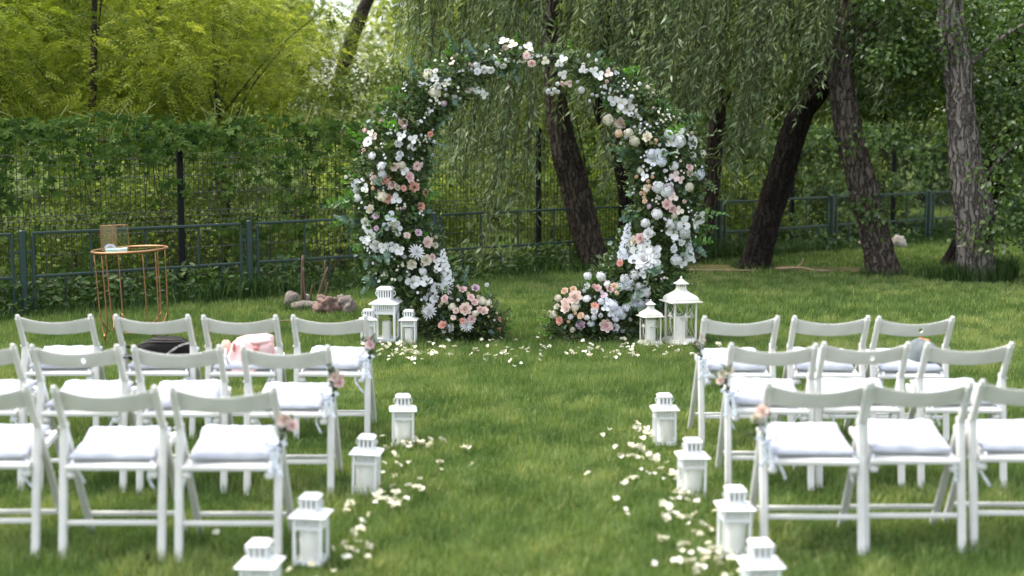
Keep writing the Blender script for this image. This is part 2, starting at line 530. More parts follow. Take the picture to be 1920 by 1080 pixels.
def smooth_path(pts, n):
    """Catmull-Rom through points (any dimension)"""
    P = np.array(pts, float)
    P = np.vstack([2 * P[0] - P[1], P, 2 * P[-1] - P[-2]])
    out = []
    m = len(P) - 3
    for t in np.linspace(0, m - 1e-6, n):
        i = int(t); f = t - i
        a, b, c, d = P[i], P[i + 1], P[i + 2], P[i + 3]
        out.append(0.5 * ((2 * b) + (-a + c) * f + (2 * a - 5 * b + 4 * c - d) * f * f + (-a + 3 * b - 3 * c + d) * f ** 3))
    return np.array(out)
ARCH_BLOOMS = """
-0.201,-0.085,2.484,o,w,0.076 -0.131,-0.121,2.456,o,b,0.076 -0.003,-0.126,2.434,o,w,0.071 -0.065,-0.138,2.420,u,w,0.040 -0.016,-0.145,2.363,c,p,0.058 0.028,-0.112,2.308,c,p,0.063
-0.281,-0.121,2.342,b,w,0.054 -0.254,-0.149,2.302,b,w,0.053 -0.210,-0.120,2.290,b,w,0.054 -0.435,-0.129,2.285,b,w,0.058 -0.421,-0.153,2.236,b,w,0.053 -0.369,-0.131,2.255,b,w,0.062
-0.311,-0.138,2.250,b,w,0.058 -0.831,-0.090,2.204,h,c,0.090 -0.771,-0.133,2.176,o,w,0.067 -0.844,-0.103,2.146,o,w,0.080 -0.888,-0.109,2.133,b,w,0.045 -0.752,-0.154,2.123,b,w,0.053
-0.665,-0.141,2.154,o,w,0.058 -0.695,-0.149,2.132,o,c,0.053 -0.775,-0.147,2.070,h,c,0.089 -0.689,-0.103,2.041,b,c,0.054 -0.615,-0.068,2.020,b,w,0.049 -0.504,-0.061,2.081,c,b,0.067
-0.438,-0.050,2.091,o,w,0.058 -0.398,-0.039,2.082,o,w,0.058 -0.371,-0.072,2.050,o,w,0.063 -1.020,-0.056,2.143,b,w,0.040 -0.811,-0.146,2.000,u,w,0.036 -0.825,-0.144,1.935,u,w,0.036
-0.778,-0.120,1.935,u,w,0.031 -1.203,-0.074,1.905,b,w,0.036 -1.164,-0.053,1.923,b,w,0.045 -1.102,-0.113,1.869,h,w,0.054 -1.232,-0.055,1.825,u,b,0.040 -1.195,-0.075,1.830,u,b,0.040
-1.038,-0.152,1.812,r,b,0.080 -0.912,-0.111,1.816,u,w,0.040 -0.930,-0.112,1.790,u,w,0.040 -1.351,-0.080,1.746,u,p,0.054 -1.302,-0.171,1.732,o,b,0.053 -1.275,-0.180,1.706,o,p,0.053
-1.321,-0.168,1.653,a,w,0.093 -1.050,-0.237,1.702,o,w,0.066 -0.953,-0.233,1.680,o,w,0.066 -1.072,-0.240,1.649,b,w,0.057 -0.815,-0.180,1.724,c,s,0.049 -0.791,-0.141,1.666,u,w,0.040
-1.359,-0.152,1.583,u,p,0.045 -1.291,-0.219,1.544,h,w,0.058 -1.059,-0.250,1.558,b,w,0.049 -1.071,-0.260,1.523,b,w,0.040 -0.798,-0.105,1.551,u,w,0.040 -0.926,-0.203,1.460,c,p,0.071
-1.214,-0.243,1.461,h,w,0.062 -1.176,-0.229,1.474,u,w,0.040 -1.236,-0.247,1.435,u,w,0.040 -1.107,-0.263,1.453,r,b,0.062 -1.046,-0.252,1.466,h,c,0.057 -1.030,-0.232,1.421,o,w,0.066
-0.988,-0.217,1.368,r,p,0.075 -1.181,-0.232,1.342,c,s,0.080 -1.126,-0.257,1.303,r,p,0.062 -1.274,-0.228,1.351,r,p,0.058 -1.207,-0.232,1.390,h,w,0.066 -0.952,-0.161,1.286,c,s,0.076
-1.035,-0.239,1.276,c,s,0.053 -0.863,-0.110,1.235,c,s,0.067 -0.900,-0.102,1.119,c,s,0.063 -1.083,-0.250,1.281,b,c,0.044 -1.511,-0.087,1.364,u,w,0.049 -1.444,-0.091,1.310,h,w,0.072
-1.438,-0.108,1.253,b,w,0.049 -1.348,-0.205,1.275,o,w,0.067 -1.274,-0.242,1.276,u,e,0.044 -1.236,-0.219,1.253,u,e,0.040 -1.283,-0.227,1.320,u,e,0.040 -1.165,-0.227,1.192,c,s,0.080
-1.097,-0.249,1.188,o,w,0.080 -1.305,-0.208,1.098,r,c,0.071 -1.211,-0.256,1.211,h,c,0.079 -1.426,-0.149,1.193,h,w,0.062 -1.264,-0.227,1.046,c,l,0.058 -1.137,-0.265,1.039,o,i,0.088
-1.113,-0.237,0.980,o,w,0.075 -1.088,-0.226,0.926,o,w,0.075 -1.037,-0.230,1.112,u,l,0.040 -1.351,-0.164,0.980,o,w,0.080 -1.323,-0.182,0.936,o,w,0.080 -1.309,-0.191,0.879,o,w,0.089
-1.373,-0.141,0.840,o,w,0.067 -1.312,-0.170,0.819,o,w,0.089 -1.257,-0.191,0.799,o,w,0.098 -1.203,-0.241,0.785,o,w,0.084 -1.155,-0.231,0.793,o,w,0.075 -1.100,-0.262,0.773,o,w,0.079
-1.065,-0.261,0.756,o,w,0.071 -1.171,-0.238,0.967,o,i,0.066 -0.918,-0.187,0.901,c,l,0.067 -1.008,-0.233,0.882,c,b,0.058 -0.849,-0.165,0.819,r,b,0.085 -0.817,-0.094,0.876,u,c,0.036
-0.817,-0.096,0.850,u,c,0.040 -0.781,-0.095,0.854,u,c,0.045 -0.780,-0.108,0.792,b,c,0.045 -0.930,-0.226,0.744,m,w,0.115 -0.851,-0.209,0.671,r,c,0.084 -0.804,-0.185,0.700,r,p,0.053
-0.770,-0.160,0.657,o,w,0.062 -0.966,-0.235,0.642,r,c,0.075 -0.699,-0.147,0.629,d,w,0.223 -0.763,-0.198,0.594,o,w,0.062 -0.877,-0.238,0.584,h,w,0.057 -0.972,-0.223,0.498,o,w,0.097
-0.913,-0.242,0.495,o,w,0.080 -0.850,-0.245,0.500,o,w,0.088 0.139,-0.117,2.325,o,c,0.058 0.288,-0.145,2.337,o,w,0.062 0.257,-0.142,2.306,o,w,0.058 0.286,-0.082,2.217,o,w,0.067
0.252,-0.063,2.152,u,w,0.054 0.287,-0.056,2.152,u,b,0.058 0.340,-0.065,2.147,o,p,0.063 0.168,-0.052,2.086,u,w,0.063 0.221,-0.066,2.103,u,w,0.058 0.256,-0.067,2.081,u,w,0.045
0.199,-0.038,2.069,u,w,0.049 0.452,-0.122,2.299,u,c,0.045 0.456,-0.146,2.254,o,w,0.062 0.490,-0.158,2.245,u,w,0.045 0.545,-0.130,2.246,o,w,0.067 0.589,-0.138,2.202,o,w,0.067
0.664,-0.139,2.219,o,p,0.067 0.647,-0.132,2.150,u,b,0.049 0.444,-0.052,2.086,h,w,0.049 0.542,-0.050,2.055,u,w,0.045 0.581,-0.056,2.046,u,w,0.045 0.515,-0.061,2.007,u,w,0.036
0.415,-0.082,2.160,u,w,0.040 0.707,-0.108,2.006,o,w,0.080 0.780,-0.139,1.979,o,w,0.089 0.844,-0.118,1.961,o,w,0.085 0.835,-0.128,1.908,o,w,0.080 0.769,-0.118,1.935,o,c,0.071
0.897,-0.128,1.882,o,w,0.054 0.937,-0.128,1.873,u,c,0.040 0.915,-0.103,2.124,u,w,0.045 0.870,-0.119,2.080,u,c,0.036 0.856,-0.126,2.031,u,c,0.036 0.672,-0.055,1.839,h,c,0.081
0.774,-0.065,1.816,r,b,0.085 0.753,-0.125,1.728,h,e,0.062 0.831,-0.193,1.732,h,c,0.067 0.880,-0.198,1.662,h,c,0.075 0.985,-0.254,1.693,b,c,0.071 1.017,-0.240,1.649,u,e,0.040
1.042,-0.259,1.667,u,e,0.040 1.058,-0.232,1.641,u,e,0.035 0.968,-0.132,1.816,u,w,0.040 0.933,-0.135,1.785,b,w,0.040 0.923,-0.248,1.728,u,w,0.035 0.781,-0.112,1.648,u,w,0.036
1.067,-0.119,1.816,u,l,0.058 1.276,-0.042,1.825,h,w,0.063 1.293,-0.059,1.754,h,w,0.054 1.170,-0.214,1.718,h,w,0.090 1.245,-0.205,1.721,o,w,0.090 1.249,-0.217,1.659,h,w,0.090
1.176,-0.219,1.650,o,w,0.090 1.353,-0.122,1.653,a,w,0.107 1.020,-0.250,1.559,h,i,0.085 1.091,-0.251,1.562,o,i,0.085 1.095,-0.257,1.503,h,i,0.085 1.029,-0.229,1.494,o,i,0.085
1.356,-0.145,1.538,b,w,0.071 1.462,-0.082,1.555,h,c,0.058 1.333,-0.200,1.447,c,p,0.058 1.340,-0.182,1.389,b,c,0.062 1.430,-0.103,1.386,h,i,0.089 1.210,-0.236,1.377,o,p,0.075
1.256,-0.226,1.351,o,p,0.062 1.130,-0.241,1.421,b,w,0.040 1.207,-0.253,1.461,h,w,0.066 0.934,-0.169,1.419,h,c,0.058 0.985,-0.193,1.420,u,c,0.040 0.965,-0.217,1.368,o,i,0.062
1.033,-0.244,1.364,u,e,0.044 0.995,-0.233,1.342,u,e,0.044 0.913,-0.154,1.370,u,e,0.045 1.004,-0.233,1.289,b,e,0.049 1.077,-0.255,1.286,h,w,0.097 1.159,-0.234,1.267,h,l,0.080
1.339,-0.206,1.284,h,c,0.067 0.984,-0.217,1.275,c,c,0.058 1.140,-0.251,1.250,h,w,0.097 1.194,-0.244,1.201,o,b,0.075 1.094,-0.232,1.183,u,w,0.049 0.945,-0.167,1.233,b,e,0.040
0.978,-0.187,1.239,b,e,0.040 0.971,-0.175,1.198,b,e,0.044 0.969,-0.197,1.164,b,e,0.040 0.893,-0.095,1.230,u,w,0.040 1.145,-0.257,1.140,r,p,0.079 1.197,-0.224,1.103,r,p,0.066
1.248,-0.248,1.091,o,b,0.062 1.284,-0.229,1.165,u,b,0.053 1.066,-0.254,1.065,h,w,0.084 0.973,-0.226,0.988,h,w,0.071 1.428,-0.124,1.026,o,w,0.107 1.390,-0.150,0.979,o,w,0.080
1.198,-0.220,0.983,h,w,0.106 1.286,-0.224,0.987,o,w,0.106 1.296,-0.190,0.910,h,w,0.107 1.205,-0.227,0.902,o,w,0.106 0.999,-0.236,0.896,r,w,0.080 0.935,-0.211,0.858,r,p,0.075
0.889,-0.185,0.834,r,c,0.071 1.272,-0.219,0.823,b,w,0.049 1.206,-0.227,0.770,b,w,0.058 0.975,-0.236,0.678,c,w,0.177 0.901,-0.218,0.681,o,w,0.115 1.052,-0.259,0.689,o,w,0.106
0.966,-0.243,0.625,o,w,0.106 1.018,-0.256,0.639,o,w,0.088 0.914,-0.213,0.756,o,w,0.106 1.045,-0.233,0.749,o,w,0.115 0.987,-0.238,0.789,o,w,0.097 0.821,-0.139,0.830,d,i,0.268
0.720,-0.079,0.681,u,w,0.058 0.770,-0.191,0.651,c,s,0.058 0.956,-0.262,0.560,o,w,0.057 1.009,-0.256,0.595,o,w,0.057 1.050,-0.251,0.581,o,w,0.057 1.352,-0.118,0.770,d,w,0.179
1.292,-0.151,0.643,o,w,0.071 1.236,-0.207,0.675,h,w,0.089 0.888,-0.223,0.556,h,w,0.080 0.808,-0.225,0.516,h,w,0.075 0.835,-0.234,0.468,h,i,0.084 0.918,-0.245,0.457,h,w,0.072
0.980,-0.233,0.458,o,w,0.072 0.984,-0.226,0.407,h,w,0.072 0.923,-0.249,0.402,o,w,0.072 0.761,-0.216,0.452,h,i,0.075 0.891,-0.219,0.354,h,i,0.071 0.942,-0.201,0.307,h,i,0.089
0.869,-0.218,0.309,o,i,0.066 0.992,-0.184,0.314,o,i,0.062"""
BLOOMS_A = """
-0.219,-0.117,0.437,a,w,0.089 -0.135,-0.113,0.441,m,w,0.115 -0.266,-0.090,0.407,o,w,0.062 -0.301,-0.102,0.359,o,i,0.067 -0.236,-0.152,0.351,c,w,0.071 -0.148,-0.214,0.358,r,p,0.057
-0.165,-0.233,0.320,u,c,0.040 -0.133,-0.251,0.331,u,c,0.044 -0.187,-0.238,0.299,u,c,0.040 -0.275,-0.178,0.251,m,w,0.132 -0.334,-0.093,0.263,c,s,0.049 -0.055,-0.097,0.448,u,w,0.040
0.001,-0.157,0.428,r,p,0.062 -0.031,-0.141,0.439,u,b,0.040 0.106,-0.115,0.436,r,l,0.062 0.191,-0.099,0.453,u,w,0.058 0.017,-0.278,0.281,r,b,0.092 0.101,-0.250,0.331,r,p,0.053
0.162,-0.221,0.346,h,c,0.070 0.206,-0.212,0.331,h,c,0.062 0.070,-0.245,0.375,r,p,0.053 0.047,-0.211,0.398,u,c,0.044 0.127,-0.228,0.373,u,c,0.044 0.176,-0.259,0.261,r,b,0.061
0.141,-0.266,0.275,r,p,0.053 -0.053,-0.285,0.269,r,b,0.048 -0.075,-0.286,0.211,c,b,0.044 0.004,-0.294,0.186,c,s,0.048 0.075,-0.283,0.198,r,p,0.061 0.030,-0.281,0.148,m,w,0.105
-0.166,-0.236,0.142,c,s,0.066 -0.095,-0.244,0.121,c,w,0.066 -0.154,-0.210,0.089,c,w,0.044 0.303,-0.150,0.180,c,s,0.040 0.298,-0.090,0.086,c,s,0.044 0.277,-0.182,0.234,u,c,0.031
0.233,-0.209,0.291,u,c,0.035 0.255,-0.211,0.183,u,w,0.031 -0.031,-0.276,0.348,u,w,0.039 -0.084,-0.271,0.303,h,c,0.053 0.106,-0.294,0.248,h,c,0.052 0.211,-0.246,0.210,u,b,0.035"""
BLOOMS_B = """
-0.046,-0.095,0.538,h,w,0.062 0.066,-0.101,0.538,h,w,0.067 0.115,-0.166,0.478,h,w,0.053 -0.056,-0.222,0.466,b,w,0.048 -0.003,-0.225,0.462,u,p,0.053 0.031,-0.241,0.450,r,p,0.053
0.125,-0.226,0.440,r,p,0.057 0.168,-0.185,0.458,b,e,0.053 0.183,-0.224,0.408,b,e,0.048 -0.240,-0.180,0.421,r,e,0.053 -0.170,-0.194,0.436,r,e,0.057 -0.298,-0.178,0.363,h,c,0.057
-0.158,-0.237,0.374,r,b,0.101 -0.233,-0.226,0.328,r,b,0.070 -0.229,-0.255,0.287,r,b,0.075 -0.159,-0.258,0.301,h,c,0.070 -0.079,-0.232,0.423,u,w,0.048 0.003,-0.281,0.304,c,s,0.066
-0.002,-0.306,0.267,b,w,0.057 0.071,-0.248,0.398,o,l,0.066 -0.332,-0.157,0.221,h,c,0.057 -0.355,-0.159,0.244,u,c,0.035 -0.280,-0.192,0.176,c,s,0.062 -0.190,-0.269,0.214,b,w,0.057
-0.151,-0.281,0.242,u,e,0.044 -0.107,-0.293,0.226,r,e,0.052 -0.059,-0.301,0.213,b,w,0.052 -0.001,-0.292,0.212,b,w,0.057 0.051,-0.297,0.226,u,w,0.057 -0.109,-0.244,0.139,r,l,0.075
-0.174,-0.229,0.105,b,c,0.057 -0.238,-0.149,0.058,b,e,0.044 -0.171,-0.167,0.034,b,e,0.057 -0.107,-0.211,0.076,b,w,0.040 0.098,-0.265,0.142,r,p,0.101 0.180,-0.238,0.125,b,w,0.061
0.240,-0.157,0.082,b,w,0.053 0.199,-0.165,0.056,b,w,0.053 0.109,-0.273,0.347,o,i,0.061 0.158,-0.275,0.312,h,i,0.074 0.205,-0.244,0.255,h,i,0.079 0.238,-0.224,0.221,h,i,0.062
0.137,-0.267,0.244,o,i,0.061 0.091,-0.288,0.292,o,i,0.061 0.182,-0.260,0.199,h,i,0.057 0.061,-0.277,0.348,h,i,0.057 -0.063,-0.271,0.369,h,w,0.061 -0.026,-0.272,0.161,h,i,0.053
-0.303,-0.194,0.293,b,c,0.048 -0.202,-0.238,0.165,u,e,0.040 0.300,-0.171,0.178,u,w,0.044 0.273,-0.213,0.287,h,i,0.062"""

# ------------------------------------------------------------------ ground
def build_ground():
    n = 60
    xs = np.concatenate([np.linspace(-150, -14, 8), np.linspace(-12, 12, 40), np.linspace(14, 150, 8)])
    ys = np.concatenate([np.linspace(-40, 2, 5), np.linspace(3, 26, 40), np.linspace(28, 200, 10)])
    X, Y = np.meshgrid(xs, ys)
    Z = np.zeros_like(X)
    for i in range(X.shape[0]):
        for j in range(X.shape[1]):
            Z[i, j] = 0.012 * noise.noise((X[i, j] * 0.7, Y[i, j] * 0.7, 0.3)) - 0.006
    V = np.stack([X, Y, Z], -1).reshape(-1, 3)
    w = len(xs)
    i, j = np.meshgrid(np.arange(len(ys) - 1), np.arange(w - 1), indexing='ij')
    a = (i * w + j).ravel()
    Q = np.stack([a, a + 1, a + w + 1, a + w], 1)
    tag(obj('ground', np_mesh('ground', V, Q, np.zeros((0, 3), int), 'lawn_soil', smooth=True)), kind='structure')
build_ground()

FENCE_O = np.array([-4.66, 13.5]); FENCE_D = np.array([0.78, 0.626])
def fence_at(t, off=0.0):
    """point on the boundary line t metres from its first post, off metres behind it"""
    p = FENCE_O + FENCE_D * t + np.array([-FENCE_D[1], FENCE_D[0]]) * off
    return float(p[0]), float(p[1])
FANG = math.atan2(FENCE_D[1], FENCE_D[0])

def blades(P, H, W, lean, rnd, ang=None):
    n = len(P)
    a = RNG.uniform(0, 2 * math.pi, n) if ang is None else ang
    S = np.stack([np.cos(a), np.sin(a), np.zeros(n)], 1)
    b = RNG.uniform(0, 2 * math.pi, n)
    Ld = np.stack([np.cos(b), np.sin(b), np.zeros(n)], 1) * lean[:, None]
    up = np.array([[0, 0, 1.0]])
    H = H[:, None]; W = W[:, None]
    mid = P + up * H * 0.55 + Ld * H * 0.28
    tip = P + up * H * (1 - 0.25 * np.abs(lean)[:, None]) + Ld * H
    V = np.stack([P - S * W / 2, P + S * W / 2, mid + S * W * 0.38, mid - S * W * 0.38, tip], 1).reshape(-1, 3)
    k = np.arange(n)[:, None] * 5
    return V, k + [0, 1, 2, 3], k + [3, 2, 4], np.repeat(rnd, 5)

def blades_far(P, H, W, lean, rnd):
    """a tapering sliver per blade, for grass too far off to show its bend"""
    n = len(P)
    a = RNG.uniform(0, 2 * math.pi, n)
    S = np.stack([np.cos(a), np.sin(a), np.zeros(n)], 1)
    b = RNG.uniform(0, 2 * math.pi, n)
    Ld = np.stack([np.cos(b), np.sin(b), np.zeros(n)], 1) * lean[:, None]
    H = H[:, None]; W = W[:, None]
    tip = P + np.array([[0, 0, 1.0]]) * H + Ld * H * 0.8
    V = np.stack([P - S * W / 2, P + S * W / 2, tip], 1).reshape(-1, 3)
    k = np.arange(n)[:, None] * 3
    return V, np.zeros((0, 4), int), k + [0, 1, 2], np.repeat(rnd, 3)

def patchy(x, y, s, seed):
    """cheap smooth variation in 0..1"""
    v = np.zeros_like(x)
    r = np.random.default_rng(seed)
    for k in range(7):
        a = r.uniform(0, 2 * math.pi); f = s * r.uniform(0.5, 2.2)
        v += np.sin((x * math.cos(a) + y * math.sin(a)) * f + r.uniform(0, 6.3)) / 7
    return np.clip(0.5 + v * 1.1, 0, 1)

EARTH = [(2.9, 18.2, 1.0, 0.45), (4.2, 17.95, 0.9, 0.35), (5.5, 16.6, 0.55, 0.35)]
def build_grass():
    sets = []
    def zone(y0, y1, dens, wid, hgt, margin=2.2):
        area = (y1 - y0) * (0.36 * (y0 + y1) + 2 * margin)
        n = int(area * dens)
        y = RNG.uniform(y0, y1, int(n * 1.35))
        x = RNG.uniform(-1, 1, len(y)) * (0.36 * y1 + margin)
        keep = np.abs(x) < 0.36 * y + margin
        x, y = x[keep], y[keep]
        # the lawn ends at the boundary fence
        s = (x - FENCE_O[0]) * -FENCE_D[1] + (y - FENCE_O[1]) * FENCE_D[0]
        keep = s < 0.5
        for ex, ey, ew, eh in EARTH:
            e = ((x - ex) / ew) ** 2 + ((y - ey) / eh) ** 2
            keep &= (e > 1) | (RNG.random(len(x)) < 0.12 + 0.5 * np.minimum(e, 1) ** 2)
        x, y = x[keep], y[keep]
        t1 = patchy(x, y, 2.4, 5); t2 = patchy(x, y, 9, 6); t3 = patchy(x, y, 30, 8)
        keep = RNG.random(len(x)) < 0.45 + 0.75 * t3
        x, y, t1, t2, t3 = x[keep], y[keep], t1[keep], t2[keep], t3[keep]
        m = len(x)
        H = hgt * (0.38 + 0.4 * t1 + 0.5 * t2 + 0.55 * t3) * RNG.uniform(0.5, 1.2, m)
        W = wid * RNG.uniform(0.7, 1.3, m)
        rnd = np.clip(RNG.normal(0.42, 0.2, m) + 0.45 * (t2 - 0.5) - 0.30 * (t1 - 0.5) + 0.2 * (t3 - 0.5), 0, 0.9)
        dry = RNG.random(m) < 0.04 + 0.09 * (t1 < 0.35)
        rnd[dry] = RNG.uniform(0.9, 1.0, dry.sum())
        P = np.stack([x, y, np.full(m, -0.008)], 1)
        sets.append((blades if y0 < 9 else blades_far)(P, H, W, RNG.uniform(0.05, 0.75, m), rnd))
    zone(3.8, 7.0, 7200, 0.0037, 0.052)
    zone(7.0, 9.5, 6000, 0.0040, 0.049)
    zone(9.5, 13.0, 5200, 0.0056, 0.045)
    zone(13.0, 17.0, 2600, 0.0095, 0.045)
    zone(17.0, 26.0, 1000, 0.016, 0.048)
    o = obj('grass', leaf_mesh('grass', 'grass_blade', *sets))
    tag(o, 'short green lawn grass covering the whole clearing', 'grass', kind='stuff')
build_grass()

def build_earth():
    for ex, ey, ew, eh in EARTH[:2]:
        mb = MB()
        vs = [(0, 0, 0.012)]
        for ring, rr in enumerate((0.35, 0.7, 1.0)):
            for k in range(28):
                a = 2 * math.pi * k / 28
                q = rr * (1 + 0.22 * noise.noise((math.cos(a) * 1.7 + ex, math.sin(a) * 1.7, ey)))
                vs.append((math.cos(a) * ew * q, math.sin(a) * eh * q, 0.010 - 0.008 * ring))
        fs = [(0, 1 + k, 1 + (k + 1) % 28) for k in range(28)]
        for ring in range(2):
            for k in range(28):
                a, b = 1 + ring * 28 + k, 1 + ring * 28 + (k + 1) % 28
                fs.append((a, a + 28, b + 28, b))
        mb.add(vs, fs)
        tag(mb.part('bare_ground', 'bare_earth', smooth=True, loc=(ex, ey, 0.004)), kind='structure')
build_earth()

def build_weeds():
    """rank grass and low leafy weeds along the foot of the fence and round the trunks"""
    n = 15000
    t = RNG.uniform(-2.5, 17, n)
    off = RNG.normal(-0.02, 0.16, n)
    x = FENCE_O[0] + FENCE_D[0] * t - FENCE_D[1] * off
    y = FENCE_O[1] + FENCE_D[1] * t + FENCE_D[0] * off
    c = patchy(t, off, 2.6, 21)
    H = (0.08 + 0.30 * c ** 2) * RNG.uniform(0.4, 1.3, n)
    sets = [blades(np.stack([x, y, np.zeros(n)], 1), H, RNG.uniform(0.005, 0.011, n), RNG.uniform(0.1, 0.8, n), np.clip(RNG.normal(0.45, 0.25, n), 0, 1))]
    for bx, by, br, bh, cnt in ((5.45, 16.6, 0.33, 0.26, 1300), (5.85, 16.75, 0.14, 0.34, 500), (4.52, 17.2, 0.30, 0.12, 500), (3.08, 18.1, 0.3, 0.12, 400), (1.08, 17.8, 0.35, 0.2, 600), (5.2, 16.9, 0.35, 0.2, 500), (-1.95, 14.0, 0.35, 0.10, 500)):
        a = RNG.uniform(0, 2 * math.pi, cnt); r = br * RNG.uniform(0.5, 1.1, cnt)
        sets.append(blades(np.stack([bx + np.cos(a) * r, by + np.sin(a) * r * 0.8, np.zeros(cnt)], 1), bh * RNG.uniform(0.4, 1.2, cnt), RNG.uniform(0.004, 0.009, cnt), RNG.uniform(0.1, 0.7, cnt), np.clip(RNG.normal(0.4, 0.25, cnt), 0, 1)))
    m = 9000
    t = RNG.uniform(-2.5, 17, m)
    c = patchy(t, t * 0, 4.0, 33)
    keep = RNG.random(m) < c
    t = t[keep]; c = c[keep]; m = len(t)
    off = RNG.normal(0.06, 0.13, m)
    z = RNG.uniform(0.02, 0.10, m) + 0.30 * c * RNG.random(m) ** 1.5
    P = np.stack([FENCE_O[0] + FENCE_D[0] * t - FENCE_D[1] * off, FENCE_O[1] + FENCE_D[1] * t + FENCE_D[0] * off, z], 1)
    D = rdir(m, 0.5); N = unit(rdir(m) + [0, -0.3, 1.2])
    L = RNG.uniform(0.04, 0.10, m)
    sets.append(leaves(P, D, N, L, L * 0.5, np.clip(RNG.normal(0.45, 0.25, m), 0, 1), oval=True))
    o = obj('weeds', leaf_mesh('weeds', 'weed_leaf', *sets))
    tag(o, 'rank grass and leafy weeds along the foot of the fence', 'weeds', kind='stuff')
build_weeds()

# ------------------------------------------------------------------ low green railing
def low_fence():
    root = thing('low_railing', 'low dark green tubular steel railing along the edge of the lawn', 'railing', (*fence_at(0), 0), (0, 0, FANG))
    S = 2.41; H = 0.775
    def part(name, fn, **k):
        mb = MB(); fn(mb)
        return mb.part(name, 'fence_green', root, **k)
    for i in range(-1, 8):
        x = i * S
        if i >= 0:
            part('post', lambda m: m.bar((x, 0, -0.05), (x, 0, H + 0.035), 0.062, 0.062, up=(0, 1, 0)))
        a, b = x + 0.10, x + S - 0.10
        top = MB(); top.bar((a, 0, H), (b, 0, H), 0.03, 0.03)
        pf = top.part('panel_rail', 'fence_green', root)
        part('panel_rail', lambda m: m.bar((a, 0, 0.36), (b, 0, 0.36), 0.028, 0.028))
        for e in (a, b):
            part('panel_stile', lambda m: m.bar((e, 0, 0.02), (e, 0, H - 0.016), 0.03, 0.03, up=(0, 1, 0)))
            for z in (0.14, 0.60):
                q = e - 0.065 if e == a else e + 0.065
                part('bracket', lambda m: m.bar((min(e, q), 0, z), (max(e, q), 0, z), 0.016, 0.03))
        for k, f in enumerate((0.26, 0.52, 0.78)):
            part('baluster', lambda m: m.bar((a + (b - a) * f, 0, 0.375), (a + (b - a) * f, 0, H - 0.016), 0.022, 0.022, up=(0, 1, 0)))
        for f in (0.14, 0.40, 0.66, 0.90):
            part('baluster', lambda m: m.bar((a + (b - a) * f, 0, 0.0), (a + (b - a) * f, 0, 0.345), 0.022, 0.022, up=(0, 1, 0)))
low_fence()

# ------------------------------------------------------------------ tall wire fence
WO = 0.42
WPOST = [-3.05, -0.62, 1.84, 4.29, 6.74, 9.19, 11.64, 14.09, 16.54]
def wire_fence():
    root = thing('wire_fence', 'tall dark welded wire mesh fence with square posts, overgrown with creeper', 'fence', (*fence_at(0, WO), 0), (0, 0, FANG))
    H = 1.76; L = 2.45
    pb = MB(); pb.bar((0, 0, -0.05), (0, 0, H + 0.03), 0.062, 0.062, up=(0, 1, 0))
    pm = pb.mesh('post', 'post_dark')
    wb = MB()
    def fold(z):
        for c in (0.28, 0.86, 1.46):
            if abs(z - c) < 0.05:
                return -0.035 * (1 - abs(z - c) / 0.05)
        return 0.0
    zs = sorted(set([0.03, H] + [c + d for c in (0.28, 0.86, 1.46) for d in (-0.05, 0, 0.05)]))
    x = 0.05
    while x < L - 0.03:
        wb.tube([(x, fold(z), z) for z in zs], 0.0042, 3, caps=False)
        x += 0.053
    for z in [0.05, 0.23, 0.28, 0.33, 0.52, 0.70, 0.81, 0.86, 0.91, 1.1, 1.28, 1.41, 1.46, 1.51, 1.66]:
        wb.tube([(0.03, fold(z) - 0.004, z), (L - 0.03, fold(z) - 0.004, z)], 0.0042, 3, caps=False)
    wm = wb.mesh('mesh_panel', 'wire_dark')
    for i, t in enumerate(WPOST):
        obj('post', pm, root, loc=(t, 0, 0))
        if i < len(WPOST) - 1:
            tag(obj('mesh_panel', wm, root, loc=(t, 0, 0)), kind='stuff')
wire_fence()

# ------------------------------------------------------------------ creeper on the wire fence
def palmate(mat, name, n_leaflet=5, size=0.085):
    P, D, N, L = [], [], [], []
    for k in range(n_leaflet):
        a = R(-100 + 200 * k / (n_leaflet - 1))
        P.append((0, 0, 0)); D.append((math.sin(a), -0.25, -math.cos(a) * 1.0)); N.append((0, -1, 0.25))
        L.append(size * (1.0 - 0.22 * abs(k - 2) / 2))
    L = np.array(L)
    return leaf_mesh(name, mat, leaves(np.array(P, float), np.array(D), np.array(N, float), L, L * 0.46, RNG.uniform(0.3, 0.8, n_leaflet), oval=True))

